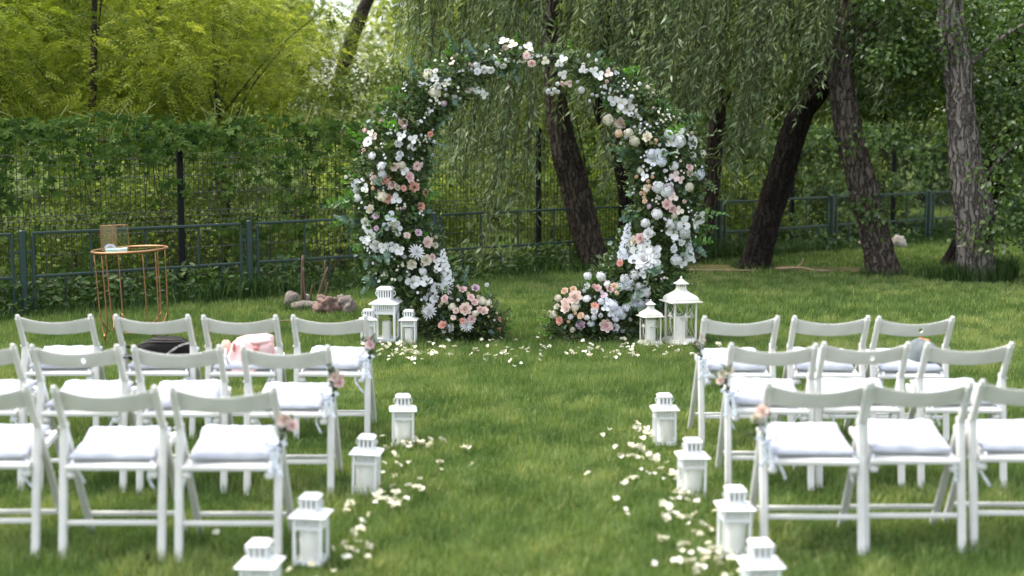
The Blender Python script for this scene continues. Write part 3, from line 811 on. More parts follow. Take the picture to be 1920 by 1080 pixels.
def creeper(label, t0, t1, mat, n_part, n_mass, full, seed):
    """full: share of the leaves that hang below the top band"""
    root = thing('creeper', label, 'creeper', (*fence_at(0, WO), 0), (0, 0, FANG))
    r = np.random.default_rng(seed)
    def place(n):
        t = r.uniform(t0, t1, n)
        c = patchy(t, t * 0 + seed, 1.8, seed)
        low = r.random(n) < full * (0.5 + c)
        z = np.where(low, r.uniform(0.15, 1.6, n), 1.86 - np.abs(r.normal(0, 0.13 + 0.22 * c, n)) + 0.26 * (c - 0.35) * r.random(n))
        # hanging patches rather than an even veil
        c2 = patchy(t * 1.0, z * 1.4, 5.0, seed + 1)
        keep = (~low) | (c2 > 0.50)
        t, z = t[keep], np.maximum(z[keep], 0.1)
        y = np.where(z > 1.4, -0.05 - np.abs(r.normal(0, 0.10, len(t))), -0.035 - np.abs(r.normal(0, 0.035, len(t))))
        y = np.where(r.random(len(t)) < 0.3, -y * 1.3, y)
        return t, y, z
    kinds = [palmate(mat, 'creeper_leaf', 5, s) for s in (0.060, 0.072, 0.086)]
    t, y, z = place(n_part * 3)
    front = np.argsort(y)[:n_part]
    for i in front:
        obj('leaf', kinds[r.integers(3)], root, loc=(t[i], y[i] - 0.02, z[i]), rot=(r.normal(-0.35, 0.35), r.normal(0, 0.5), r.normal(-0.35, 0.5)))
    t, y, z = place(n_mass)
    m = len(t); k = 5
    base = np.repeat(np.stack([t, y, z], 1), k, 0)
    a = np.tile(np.radians(np.linspace(-100, 100, k)), m) + np.repeat(r.normal(0, 0.35, m), k)
    tilt = np.repeat(r.normal(0.1, 0.45, m), k)
    D = np.stack([np.sin(a), -0.25 - 0.3 * tilt, -np.cos(a)], 1) + r.normal(0, 0.12, (m * k, 3))
    N = np.repeat(np.stack([r.normal(0, 0.4, m), -np.ones(m), r.normal(0.45, 0.4, m)], 1), k, 0)
    L = np.repeat(r.uniform(0.04, 0.078, m), k)
    mass = obj('leaf_mass', leaf_mesh('leaf_mass', mat, leaves(base, D, N, L, L * 0.45, np.clip(np.repeat(r.normal(0.42, 0.25, m), k), 0, 1), oval=True)), root)
    tag(mass, kind='stuff')
    vb = MB()
    for q in range(int((t1 - t0) * 3)):
        ta = r.uniform(t0, t1); tb = min(max(ta + r.normal(0, 0.5), t0), t1)
        pts = [(ta, 0.02, 0.0), (ta * 0.7 + tb * 0.3, -0.03, 0.6), (ta * 0.4 + tb * 0.6, 0.02, 1.2), (tb, -0.02, 1.78)]
        vb.tube([tuple(p) for p in smooth_path(pts, 9)], 0.005, 4, caps=False)
    tb_ = MB()
    for q in range(int((t1 - t0) * 9)):
        ta = r.uniform(t0, t1)
        tb_.tube([(ta, -0.02, 1.72), (ta + 0.04, -0.05, 1.88), (ta + r.normal(0, 0.12), -0.08, 1.90 + r.uniform(0.03, 0.18))], 0.0035, 3, caps=False)
    tag(vb.part('vine', 'twig_brown', root), kind='stuff')
    tag(tb_.part('tendril', 'tendril_green', root), kind='stuff')
creeper('dense dark green creeper hanging over the wire fence left of the floral arch', -3.0, 5.0, 'creeper_leaf', 285, 2700, 0.52, 4)
creeper('bright green creeper on the wire fence behind the willow and poplar trunks', 7.2, 16.4, 'creeper_bright', 220, 3200, 0.85, 9)

# ------------------------------------------------------------------ trees
def trunk_mesh(name, pts, radii, mat, ang=72, ridge=0.10, seed=0.0, flare=0.55, freq=4.2):
    n = max(24, int(sum(np.linalg.norm(np.diff(np.array(pts), axis=0), axis=1)) / 0.045))
    path = smooth_path([(*p, r) for p, r in zip(pts, radii)], n)
    mb = MB()
    rings = []
    prev = None
    s = 0.0
    for i in range(n):
        p = Vector(path[i, :3]); r = path[i, 3]
        d = Vector(path[min(i + 1, n - 1), :3] - path[max(i - 1, 0), :3]).normalized()
        if i: s += (p - Vector(path[i - 1, :3])).length
        if prev is None: _, sx, sy = frame_of(d, (0, 1, 0))
        else:
            sx = (prev - d * prev.dot(d)).normalized(); sy = d.cross(sx).normalized()
        prev = sx
        ring = []
        fl = flare * math.exp(-s / 0.16)
        for k in range(ang):
            a = 2 * math.pi * k / ang
            ca, sa = math.cos(a), math.sin(a)
            v1 = noise.noise((ca * freq + seed, sa * freq, s * 1.5))
            v2 = noise.noise((ca * freq * 2.6, sa * freq * 2.6 + seed, s * 3.5))
            v3 = noise.noise((ca * 0.9, sa * 0.9 + seed, s * 1.2))
            q = 1 + ridge * (1 - 3.2 * min(abs(v1), 0.5)) + ridge * 0.6 * (1 - 2.6 * min(abs(v2), 0.5)) + 0.14 * v3
            q += fl * (0.75 + 0.7 * noise.noise((ca * 1.6, sa * 1.6, seed)))
            ring.append(p + (sx * ca + sy * sa) * r * q)
        rings.append(ring)
    mb.sweep(rings)
    return mb.mesh(name, mat, smooth=True)

def limb_mesh(name, pts, r0, r1, mat):
    P = smooth_path(pts, 14)
    mb = MB()
    mb.tube([tuple(p) for p in P], [r0 + (r1 - r0) * i / 13 for i in range(14)], 7)
    return mb.mesh(name, mat, smooth=True)

def clusters(n, rx, ry, rz, cz, shell=0.6):
    d = rdir(n)
    r = RNG.random(n) ** (1 / 3.0) * (1 - shell) + shell * RNG.uniform(0.75, 1.0, n)
    wob = 1 + 0.25 * np.sin(d[:, 0] * 5 + 1) * np.cos(d[:, 1] * 4)
    return d * (r * wob)[:, None] * [rx, ry, rz] + [0, 0, cz]

def frond_crown(name, mat, C, per, spread, flen, pairs, leaf, seed):
    """pinnate fronds gathered in flat sprays round each cluster"""
    r = np.random.default_rng(seed)
    n = len(C) * per
    c = np.repeat(C, per, 0)
    P = c + r.normal(0, 1, (n, 3)) * [spread, spread, spread * 0.38]
    D = unit((P - c) * [1, 1, 0.6] + r.normal(0, 0.35, (n, 3)) * [spread, spread, spread * 0.5] + [0, 0, -0.06])
    up = unit(r.normal(0, 0.35, (n, 3)) + [0, 0, 1.0])
    S = unit(np.cross(D, up)); U = np.cross(S, D)
    Lf = flen * r.uniform(0.6, 1.25, n)
    tone = np.clip(np.repeat(r.normal(0.5, 0.30, len(C)), per) + r.normal(0, 0.12, n), 0, 1)
    sets = []
    for k in range(pairs):
        t = (k + 0.6) / pairs
        pos = P + D * (Lf * t)[:, None] - [0, 0, 1] * (Lf * 0.35 * t * t)[:, None]
        sz = leaf * (1 - 0.45 * t) * r.uniform(0.8, 1.2, n)
        for sgn in (-1, 1):
            dd = S * sgn + D * 0.35 + U * r.normal(-0.15, 0.2, n)[:, None]
            sets.append(leaves(pos, dd, U, sz, sz * 0.5, np.clip(tone + r.normal(0, 0.1, n), 0, 1)))
    return leaf_mesh(name, mat, *sets)

def oval_crown(name, mat, C, per, spread, leaf, seed, droop=0.5, oval=True, asp=0.62):
    r = np.random.default_rng(seed)
    n = len(C) * per
    c = np.repeat(C, per, 0)
    P = c + r.normal(0, 1, (n, 3)) * [spread, spread, spread * 0.7]
    D = unit(unit(P - c) + r.normal(0, 0.6, (n, 3)) - [0, 0, droop])
    N = unit(r.normal(0, 0.6, (n, 3)) + [0, -0.2, 0.8])
    L = leaf * r.uniform(0.6, 1.2, n)
    tone = np.clip(np.repeat(r.normal(0.5, 0.17, len(C)), per) + r.normal(0, 0.16, n), 0, 0.93)
    tone[r.random(n) < 0.03] = 1.0
    return leaf_mesh(name, mat, leaves(P, D, N, L, L * asp, tone, oval=oval))

def wood_tree(kind_name, height, trunk_pts, trunk_r, C, crown_me, barkm, n_limb=14):
    """prototype parts: trunk, limbs, crown"""
    parts = [('trunk', trunk_mesh('trunk', trunk_pts, trunk_r, barkm, ang=16, ridge=0.06, seed=height))]
    idx = RNG.choice(len(C), min(n_limb, len(C)), replace=False)
    top = np.array(trunk_pts[-1]); bot = np.array(trunk_pts[0])
    for i in idx:
        e = C[i]
        f = np.clip((e[2] - 0.5) / (top[2] - bot[2]) * 0.75, 0.2, 0.9)
        P = smooth_path(trunk_pts, 40)[int(f * 39)]
        mid = (P + e) / 2 + [0, 0, 0.15]
        parts.append(('limb', limb_mesh('limb', [P, mid, e], trunk_r[0] * 0.22, 0.006, barkm)))
    parts.append(('crown', crown_me))
    return parts

def plant(name, label, cat, parts, loc, rz=0.0, scale=1.0, group=None):
    root = thing(name, label, cat, loc, (0, 0, rz), group)
    root.scale = (scale,) * 3
    for n, me in parts:
        obj(n, me, root)
    return root

# light yellow-green locust wood beyond the fence
LOC = []
for s in range(3):
    C = clusters(125, 1.75, 1.75, 2.2, 3.0, 0.45)
    cr = frond_crown('crown', 'locust_leaf', C, 28, 0.25, 0.27, 7, 0.068, 40 + s)
    LOC.append(wood_tree('locust', 5.0 + s, [(0, 0, -0.1), (0.08, 0.05, 1.2), (-0.06 + 0.1 * s, 0, 2.6), (0.1, -0.1, 4.3)], [0.075, 0.06, 0.045, 0.02], C, cr, 'bark_brown', 9))
GL = 'locust trees in the wood beyond the fence'
for k, (x, y, rz, sc, v, lab) in enumerate([
        (-7.0, 16.2, 0.3, 0.95, 0, 'feathery yellow-green locust tree over the fence at the far left edge'),
        (-5.35, 18.4, 2.0, 1.0, 1, 'feathery locust tree above the creeper behind the gold table'),
        (-4.0, 19.9, 4.1, 0.85, 2, 'feathery locust tree behind the dark fence post left of the arch'),
        (-7.6, 20.6, 1.2, 1.15, 2, 'taller locust tree in the second rank at the far left'),
        (-5.6, 23.0, 5.0, 1.2, 0, 'taller locust tree in the second rank above the gold table'),
        (-5.1, 25.2, 3.3, 1.0, 1, 'locust tree in the second rank just left of the bright sky gap'),
        (-1.9, 23.5, 0.9, 0.55, 0, 'low locust tree under the bright sky gap left of the arch'),
        (-9.6, 24.5, 2.7, 1.3, 1, 'locust tree deep in the wood at the left picture edge'),
        (-0.3, 26.5, 3.9, 1.1, 2, 'locust tree in the wood seen through the top of the arch')]):
    plant('locust_tree', lab, 'tree', LOC[v], (x, y, 0), rz, sc, GL)

# darker broad-leaved wood farther back
BRO = []
for s in range(2):
    C = clusters(190, 2.6, 2.4, 3.1, 3.7, 0.45)
    cr = oval_crown('crown', 'broad_leaf', C, 150, 0.42, 0.16, 60 + s, oval=False)
    BRO.append(wood_tree('broad', 6.0 + s, [(0, 0, -0.1), (0.1, 0.05, 1.6), (-0.1, 0.1, 3.4), (0.15, -0.1, 5.8)], [0.16, 0.13, 0.10, 0.03], C, cr, 'bark_black', 12))
GB = 'broad-leaved trees at the back of the wood'
far = [(-15.5, 36, 1.2), (-12.4, 41, 1.25), (-9.4, 37, 1.15), (-8.9, 43, 1.2), (0.1, 38, 1.2), (2.2, 41, 1.3), (4.6, 36, 1.15), (7.6, 40, 1.3), (10.4, 36, 1.25), (13.2, 40, 1.35), (16.5, 37, 1.3)]
seen = ['at the far left edge', 'second from the far left edge', 'behind the gold table', 'left of the bright sky gap', 'just right of the bright sky gap', 'behind the crown of the arch',
        'behind the right half of the arch', 'behind the leaning black trunk', 'behind the brown leaning trunk', 'behind the grey poplar trunk', 'at the far right edge']
for k, (x, y, sc) in enumerate(far):
    plant('broadleaf_tree', 'tall broad-leaved tree at the back of the wood ' + seen[k], 'tree', BRO[k % 2], (x, y, 0), 1.7 * k, sc, GB)
for k, (x, y, sc, lab) in enumerate([(3.6, 24.5, 0.72, 'broad-leaved tree just over the fence behind the right side of the arch'),
                                     (6.9, 26.5, 0.85, 'broad-leaved tree just over the fence behind the brown leaning trunk'),
                                     (9.9, 26.0, 0.9, 'broad-leaved tree over the fence right of the grey poplar')]):
    plant('broadleaf_tree', lab, 'tree', BRO[(k + 1) % 2], (x, y, 0), 2.1 * k + 0.4, sc, 'broad-leaved trees just over the fence')

# bushes behind the wire
SHR = []
for s in range(2):
    C = clusters(60, 0.85, 0.7, 0.75, 0.75, 0.4)
    C[:, 2] = np.maximum(C[:, 2], 0.06)
    SHR.append([('stem', limb_mesh('stem', [(0, 0, -0.05), (0.05, 0, 0.4), (0.1, 0.05, 1.0)], 0.02, 0.006, 'twig_brown')),
                ('foliage', oval_crown('foliage', 'shrub_leaf', C, 80, 0.17, 0.060, 80 + s, droop=0.2))])
where = ['at the far left edge', 'left of the gold table', 'behind the gold table', 'right of the gold table', 'left of the wooden stakes', 'behind the wooden stakes', 'behind the left leg of the arch',
         'inside the arch on its left', 'in the middle of the arch', 'inside the arch on its right', 'behind the right leg of the arch', 'left of the leaning black trunk', 'behind the leaning black trunk',
         'left of the brown leaning trunk', 'left of the grey poplar', 'right of the grey poplar']
for k in range(16):
    t = -2.2 + k * 1.12
    x, y = fence_at(t, WO + 1.1 + 0.5 * (k % 3))
    plant('wild_bush', 'sunlit wild bush behind the wire mesh fence ' + where[k], 'bush', SHR[k % 2], (x, y, 0), 1.3 * k, 0.86 + 0.10 * ((k * 7) % 4), 'bushes behind the wire fence')

C = clusters(46, 0.75, 0.6, 0.95, 1.75, 0.5)
EL = [('stem', limb_mesh('stem', [(0, 0, -0.05), (0.05, 0, 0.8), (0.1, 0.05, 2.2)], 0.03, 0.008, 'twig_brown')),
      ('foliage', oval_crown('foliage', 'elder_leaf', C, 70, 0.15, 0.07, 88, droop=0.1))]
plant('blossoming_shrub', 'shrub with creamy white blossom rising over the fence left of the arch', 'shrub', EL, (-1.75, 19.6, 0), 0.4, 1.05)
plant('blossoming_shrub', 'lower pale shrub under the bright sky gap behind the blossoming shrub', 'shrub', EL, (-2.75, 22.5, 0), 2.2, 0.95)
plant('locust_tree', 'sparse locust sapling half across the bright sky gap', 'tree', LOC[1], (-3.5, 30.5, 0), 1.0, 0.95, GL)

# leaning bare trunk in front of the sky gap
rt = thing('leaning_tree', 'dark leaning tree trunk against the bright sky gap left of the arch', 'tree', (-3.95, 26.6, 0))
obj('trunk', trunk_mesh('trunk', [(0, 0, -0.1), (0.5, 0, 1.8), (0.85, 0, 2.94), (1.05, 0, 3.59), (1.31, 0, 4.18), (1.9, 0, 5.6)], [0.16, 0.14, 0.125, 0.115, 0.11, 0.07], 'bark_brown', ang=20, seed=3.3), rt)
Cc = clusters(40, 1.3, 1.2, 0.9, 6.4, 0.4) + [1.9, 0, 0]
obj('crown', oval_crown('crown', 'broad_leaf', Cc, 90, 0.3, 0.11, 77, oval=False), rt)
rt['label'] = 'dark leaning tree trunk against the bright sky gap left of the arch'

# ---- willows, poplar: trunks measured in place, crowns of their own
def strand_set(X0, X1, Y0, Y1, ztop, z0, z1, n, seed, leaf=0.115, wind=-0.12):
    """hanging willow shoots: leaf positions along each shoot"""
    r = np.random.default_rng(seed)
    m = 62
    cl = r.uniform(0, 1, (max(3, n // 9), 2))
    pick = r.integers(0, len(cl), n)
    u = np.clip(cl[pick] + r.normal(0, 0.045, (n, 2)), 0, 1)
    x = X0 + (X1 - X0) * u[:, 0]; y = Y0 + (Y1 - Y0) * u[:, 1]
    ze = r.uniform(z0, z1, len(cl))[pick] + r.normal(0, 0.18, n)
    zt = ztop + r.normal(0, 0.25, n)
    ln = np.maximum(zt - ze, 0.5)
    # leaf spacing is even along the shoot: shoots longer than average get a fuller set
    t = np.linspace(0.03, 1.0, m)[None, :].repeat(n, 0) + r.normal(0, 0.008, (n, m))
    sway = r.normal(0, 0.10, (n, 1)); ph = r.uniform(0, 6.3, (n, 1))
    px = x[:, None] + wind * ln[:, None] * t ** 2 * 0.8 + sway * np.sin(t * 3 + ph) + 0.02 * np.sin(t * 14 + ph)
    py = y[:, None] + r.normal(0, 0.12, (n, 1)) * t + 0.02 * np.cos(t * 12 + ph)
    pz = zt[:, None] - ln[:, None] * t
    P = np.stack([px, py, pz], -1).reshape(-1, 3)
    k = len(P)
    side = r.normal(0, 1, (k, 3)) * [0.65, 0.65, 0.18]
    D = unit(side + [wind * 2.2, 0, -0.85])
    N = unit(r.normal(0, 0.7, (k, 3)) + [0, -0.5, 0.55])
    L = leaf * r.uniform(0.6, 1.25, k)
    tone = np.clip(np.repeat(r.normal(0.45, 0.13, n), m) + r.normal(0, 0.17, k), 0, 0.94)
    tone[r.random(k) < 0.05] = 1.0
    stems = np.stack([px, py, pz], -1)[:, ::6]
    return leaves(P, D, N, L, L * 0.2, tone), stems

def shoot_mesh(stems):
    mb = MB()
    for s in stems:
        mb.tube([tuple(p) for p in s], 0.0035, 3, caps=False)
    return mb.mesh('shoots', 'twig_brown')

def willow(name, label, base, pts, radii, barkm, curtains, extra=(), seed=1, ridge=0.11):
    root = thing(name, label, 'tree', (base[0], base[1], 0))
    loc = lambda p: (p[0] - base[0], p[1] - base[1], p[2])
    obj('trunk', trunk_mesh('trunk', [loc(p) for p in pts], radii, barkm, seed=seed * 1.7, ridge=ridge), root)
    for q in extra:
        obj('limb', limb_mesh('limb', [loc(p) for p in q[0]], q[1], q[2], barkm), root)
    if curtains:
        sets, stems = [], []
        for i, c in enumerate(curtains):
            a, b = strand_set(*c, seed=seed * 31 + i)
            sets.append(a); stems.extend(list(b))
        o = obj('crown', leaf_mesh('crown', 'willow_leaf', *[(V - [base[0], base[1], 0], Q, T, r) for V, Q, T, r in sets]), root)
        sm = obj('shoots', shoot_mesh([s - [base[0], base[1], 0] for s in stems]), root)
        tag(sm, kind='stuff')
    return root

willow('willow_tree', 'willow with a thick dark trunk seen through the right half of the arch', (1.08, 17.85),
       [(1.10, 17.85, -0.1), (1.07, 17.85, 0.05), (0.94, 17.85, 0.45), (0.77, 17.9, 1.12), (0.67, 17.9, 1.45), (0.57, 17.95, 1.98), (0.52, 18.0, 2.57), (0.5, 18.1, 3.4), (0.55, 18.2, 5.2)],
       [0.17, 0.165, 0.16, 0.16, 0.155, 0.13, 0.125, 0.12, 0.08], 'bark_brown',
       [(-0.85, 0.42, 15.9, 17.3, 3.9, 0.15, 1.2, 62), (-0.6, 0.15, 15.6, 16.8, 3.9, 1.2, 2.3, 45), (-1.3, 0.1, 16.0, 18.0, 4.4, 2.1, 2.9, 65), (0.75, 1.5, 15.8, 17.4, 4.3, 1.9, 2.8, 62), (0.3, 0.75, 16.2, 17.4, 4.2, 2.9, 3.3, 14), (-0.9, 1.4, 18.6, 20.0, 4.4, 0.9, 2.2, 90)],
       [([(0.55, 18.0, 2.9), (0.0, 17.4, 3.6), (-0.9, 16.8, 4.3)], 0.06, 0.02), ([(0.52, 18.0, 2.7), (0.9, 17.0, 3.7), (1.3, 16.3, 4.3)], 0.055, 0.02), ([(0.95, 17.85, 0.9), (0.88, 17.7, 1.5), (0.70, 17.6, 2.2)], 0.012, 0.005)], seed=1)
willow('willow_tree', 'slender dark willow trunk just behind the right side of the arch', (1.46, 18.35),
       [(1.46, 18.35, -0.1), (1.50, 18.35, 0.69), (1.41, 18.35, 1.31), (1.23, 18.4, 1.78), (1.13, 18.4, 2.19), (1.2, 18.5, 3.4), (1.3, 18.6, 4.8)],
       [0.11, 0.105, 0.10, 0.095, 0.09, 0.075, 0.05], 'bark_black',
       [(1.0, 1.55, 16.6, 17.9, 3.8, 0.9, 1.8, 26), (1.3, 2.6, 16.0, 17.8, 4.4, 1.6, 2.7, 95), (1.0, 2.6, 18.8, 20.2, 4.5, 1.2, 2.4, 80)], seed=2)
willow('willow_tree', 'willow with silvery hanging leaves right beside the arch', (2.39, 18.9),
       [(2.37, 18.9, -0.1), (2.39, 18.9, 0.05), (2.59, 18.9, 0.66), (2.67, 18.9, 1.36), (2.71, 18.9, 2.06), (2.63, 18.9, 2.62), (2.41, 18.9, 3.45), (2.2, 18.9, 4.6)],
       [0.12, 0.12, 0.11, 0.105, 0.10, 0.09, 0.07, 0.05], 'bark_brown',
       [(2.1, 3.2, 16.6, 18.4, 4.4, 1.2, 2.4, 105), (2.4, 3.9, 17.0, 18.8, 4.5, 1.9, 2.8, 100), (1.8, 3.9, 19.3, 20.6, 4.6, 1.5, 2.5, 80)],
       [([(2.7, 18.9, 1.9), (3.0, 18.6, 2.6), (3.2, 18.2, 3.6)], 0.035, 0.012), ([(2.55, 18.9, 2.9), (2.2, 18.4, 3.3), (1.9, 17.8, 3.9)], 0.03, 0.012)], seed=3)
willow('willow_tree', 'nearly black willow trunk leaning to the right behind the chairs', (3.10, 18.1),
       [(3.04, 18.1, -0.1), (3.09, 18.1, 0.05), (3.24, 18.1, 0.57), (3.45, 18.1, 1.31), (3.64, 18.1, 1.92), (3.92, 18.1, 2.34), (4.15, 18.2, 2.9), (4.4, 18.3, 4.2)],
       [0.165, 0.16, 0.155, 0.15, 0.145, 0.12, 0.10, 0.06], 'bark_black',
       [(3.3, 4.6, 16.6, 18.0, 4.5, 2.1, 2.9, 80), (3.6, 5.2, 18.4, 20.0, 4.6, 1.9, 2.7, 90)],
       [([(3.86, 18.1, 2.25), (3.74, 18.05, 2.72), (3.72, 18.0, 3.4), (3.68, 17.9, 4.4)], 0.045, 0.02), ([(3.80, 18.1, 2.2), (3.62, 18.0, 2.6), (3.55, 17.9, 3.5)], 0.028, 0.012), ([(3.72, 18.05, 2.9), (3.86, 18.0, 3.3), (3.95, 17.9, 4.0)], 0.022, 0.01)], seed=4)

def poplar(name, label, base, pts, radii, barkm, C, per, extra=(), seed=5, leaf=0.062, ridge=0.15):
    root = thing(name, label, 'tree', (base[0], base[1], 0))
    loc = lambda p: (p[0] - base[0], p[1] - base[1], p[2])
    obj('trunk', trunk_mesh('trunk', [loc(p) for p in pts], radii, barkm, seed=seed * 1.7, ridge=ridge, ang=90, freq=5.0), root)
    for q in extra:
        obj('limb', limb_mesh('limb', [loc(p) for p in q[0]], q[1], q[2], barkm), root)
    if C is not None:
        obj('crown', oval_crown('crown', 'poplar_leaf', C - [base[0], base[1], 0], per, 0.13, leaf, seed + 90, droop=0.7, asp=0.8), root)
    return root

def blobs(rows):
    out = []
    for x0, x1, y0, y1, z0, z1, n in rows:
        out.append(np.stack([RNG.uniform(x0, x1, n), RNG.uniform(y0, y1, n), RNG.uniform(z0, z1, n)], 1))
    return np.concatenate(out)

poplar('poplar_tree', 'brown furrowed trunk leaning left between the black trunk and the grey poplar', (4.52, 17.25),
       [(4.56, 17.25, -0.1), (4.53, 17.25, 0.05), (4.38, 17.25, 0.62), (4.20, 17.25, 1.27), (4.06, 17.3, 1.78), (3.97, 17.3, 2.36), (4.03, 17.4, 2.93), (4.12, 17.5, 3.3), (4.3, 17.6, 5.0)],
       [0.165, 0.165, 0.155, 0.145, 0.14, 0.135, 0.12, 0.115, 0.07], 'bark_umber',
       blobs([(3.9, 5.2, 16.4, 18.2, 2.5, 4.4, 80), (4.0, 4.6, 16.6, 17.0, 1.4, 1.8, 4), (4.3, 5.1, 17.6, 18.8, 2.0, 2.8, 22), (4.2, 4.5, 16.9, 17.1, 0.75, 0.95, 2)]), 62,
       [([(4.0, 17.3, 2.6), (4.4, 17.2, 3.1), (5.0, 17.0, 3.6)], 0.05, 0.015)], seed=6)
poplar('poplar_tree', 'pale grey poplar trunk with deep vertical furrows at the right', (5.45, 16.65),
       [(5.47, 16.65, -0.1), (5.46, 16.65, 0.05), (5.42, 16.65, 0.45), (5.40, 16.65, 0.85), (5.30, 16.65, 1.35), (5.24, 16.65, 1.75), (5.17, 16.7, 2.52), (5.05, 16.7, 3.25), (5.0, 16.8, 5.2)],
       [0.185, 0.18, 0.18, 0.20, 0.17, 0.145, 0.14, 0.13, 0.09], 'bark_grey',
       blobs([(5.4, 6.9, 15.6, 17.6, 1.7, 3.6, 85), (5.4, 6.6, 15.7, 17.0, 1.0, 1.7, 16), (4.4, 5.6, 16.9, 18.4, 2.2, 3.8, 50), (5.6, 6.5, 15.9, 16.8, 0.5, 0.95, 16), (5.35, 5.7, 16.2, 16.4, 0.55, 0.75, 4), (5.6, 7.2, 17.2, 19.0, 0.9, 3.6, 60)]), 62,
       [([(5.38, 16.65, 1.0), (5.75, 16.6, 1.5), (6.3, 16.4, 1.9)], 0.03, 0.008), ([(5.2, 16.7, 2.4), (5.6, 16.5, 2.8), (6.2, 16.2, 3.2)], 0.035, 0.01), ([(5.2, 16.7, 2.5), (4.9, 17.0, 2.75), (4.5, 17.4, 2.9)], 0.03, 0.008),
        ([(5.45, 16.65, 0.6), (5.2, 16.4, 0.68), (4.9, 16.2, 0.95)], 0.008, 0.003), ([(5.5, 16.6, 0.75), (5.9, 16.4, 0.72), (6.3, 16.2, 0.8)], 0.012, 0.004)], seed=7)
poplar('poplar_tree', 'dark trunk slanting away to the right behind the grey poplar', (5.85, 18.55),
       [(5.80, 18.55, -0.1), (5.85, 18.55, 0.05), (6.05, 18.55, 0.55), (6.24, 18.55, 1.0), (6.38, 18.6, 1.65), (6.44, 18.6, 2.74), (6.52, 18.6, 3.42), (6.7, 18.6, 5.0)],
       [0.15, 0.145, 0.14, 0.135, 0.13, 0.13, 0.12, 0.08], 'bark_black',
       blobs([(5.8, 7.6, 17.4, 19.4, 2.3, 4.6, 60)]), 60, [([(6.3, 18.55, 1.2), (6.5, 18.4, 1.9), (6.9, 18.2, 2.8)], 0.05, 0.02)], seed=8)

# ------------------------------------------------------------------ blooms
def petal_grid(th, r0, z0, ln, wd, t0, t1, cup=0.15, rows=3, ruff=0.0, rr=random):
    """one petal: grows from (r0, z0), its slope going from t0 to t1 degrees above the horizontal; 3 columns"""
    V = []
    x, z = r0, z0
    for i in range(rows + 1):
        v = i / rows
        w = wd * (0.35, 0.95, 1.0, 0.45)[i] if rows == 3 else wd * (0.4, 1.0, 0.3)[i]
        for u in (-1, 0, 1):
            a = R(t0 + (t1 - t0) * v)
            q = cup * abs(u) * wd
            px = x - q * math.sin(a) * 0.9 + (rr.uniform(-ruff, ruff) if ruff else 0)
            pz = z + q * math.cos(a) + (rr.uniform(-ruff, ruff) if ruff else 0)
            py = u * w / 2
            V.append((px * math.cos(th) - py * math.sin(th), px * math.sin(th) + py * math.cos(th), pz))
        a = R(t0 + (t1 - t0) * (v + 0.5 / rows))
        x += math.cos(a) * ln / rows
        z += math.sin(a) * ln / rows
    F = []
    for i in range(rows):
        for j in range(2):
            k = i * 3 + j
            F.append((k, k + 1, k + 4, k + 3))
    return V, F

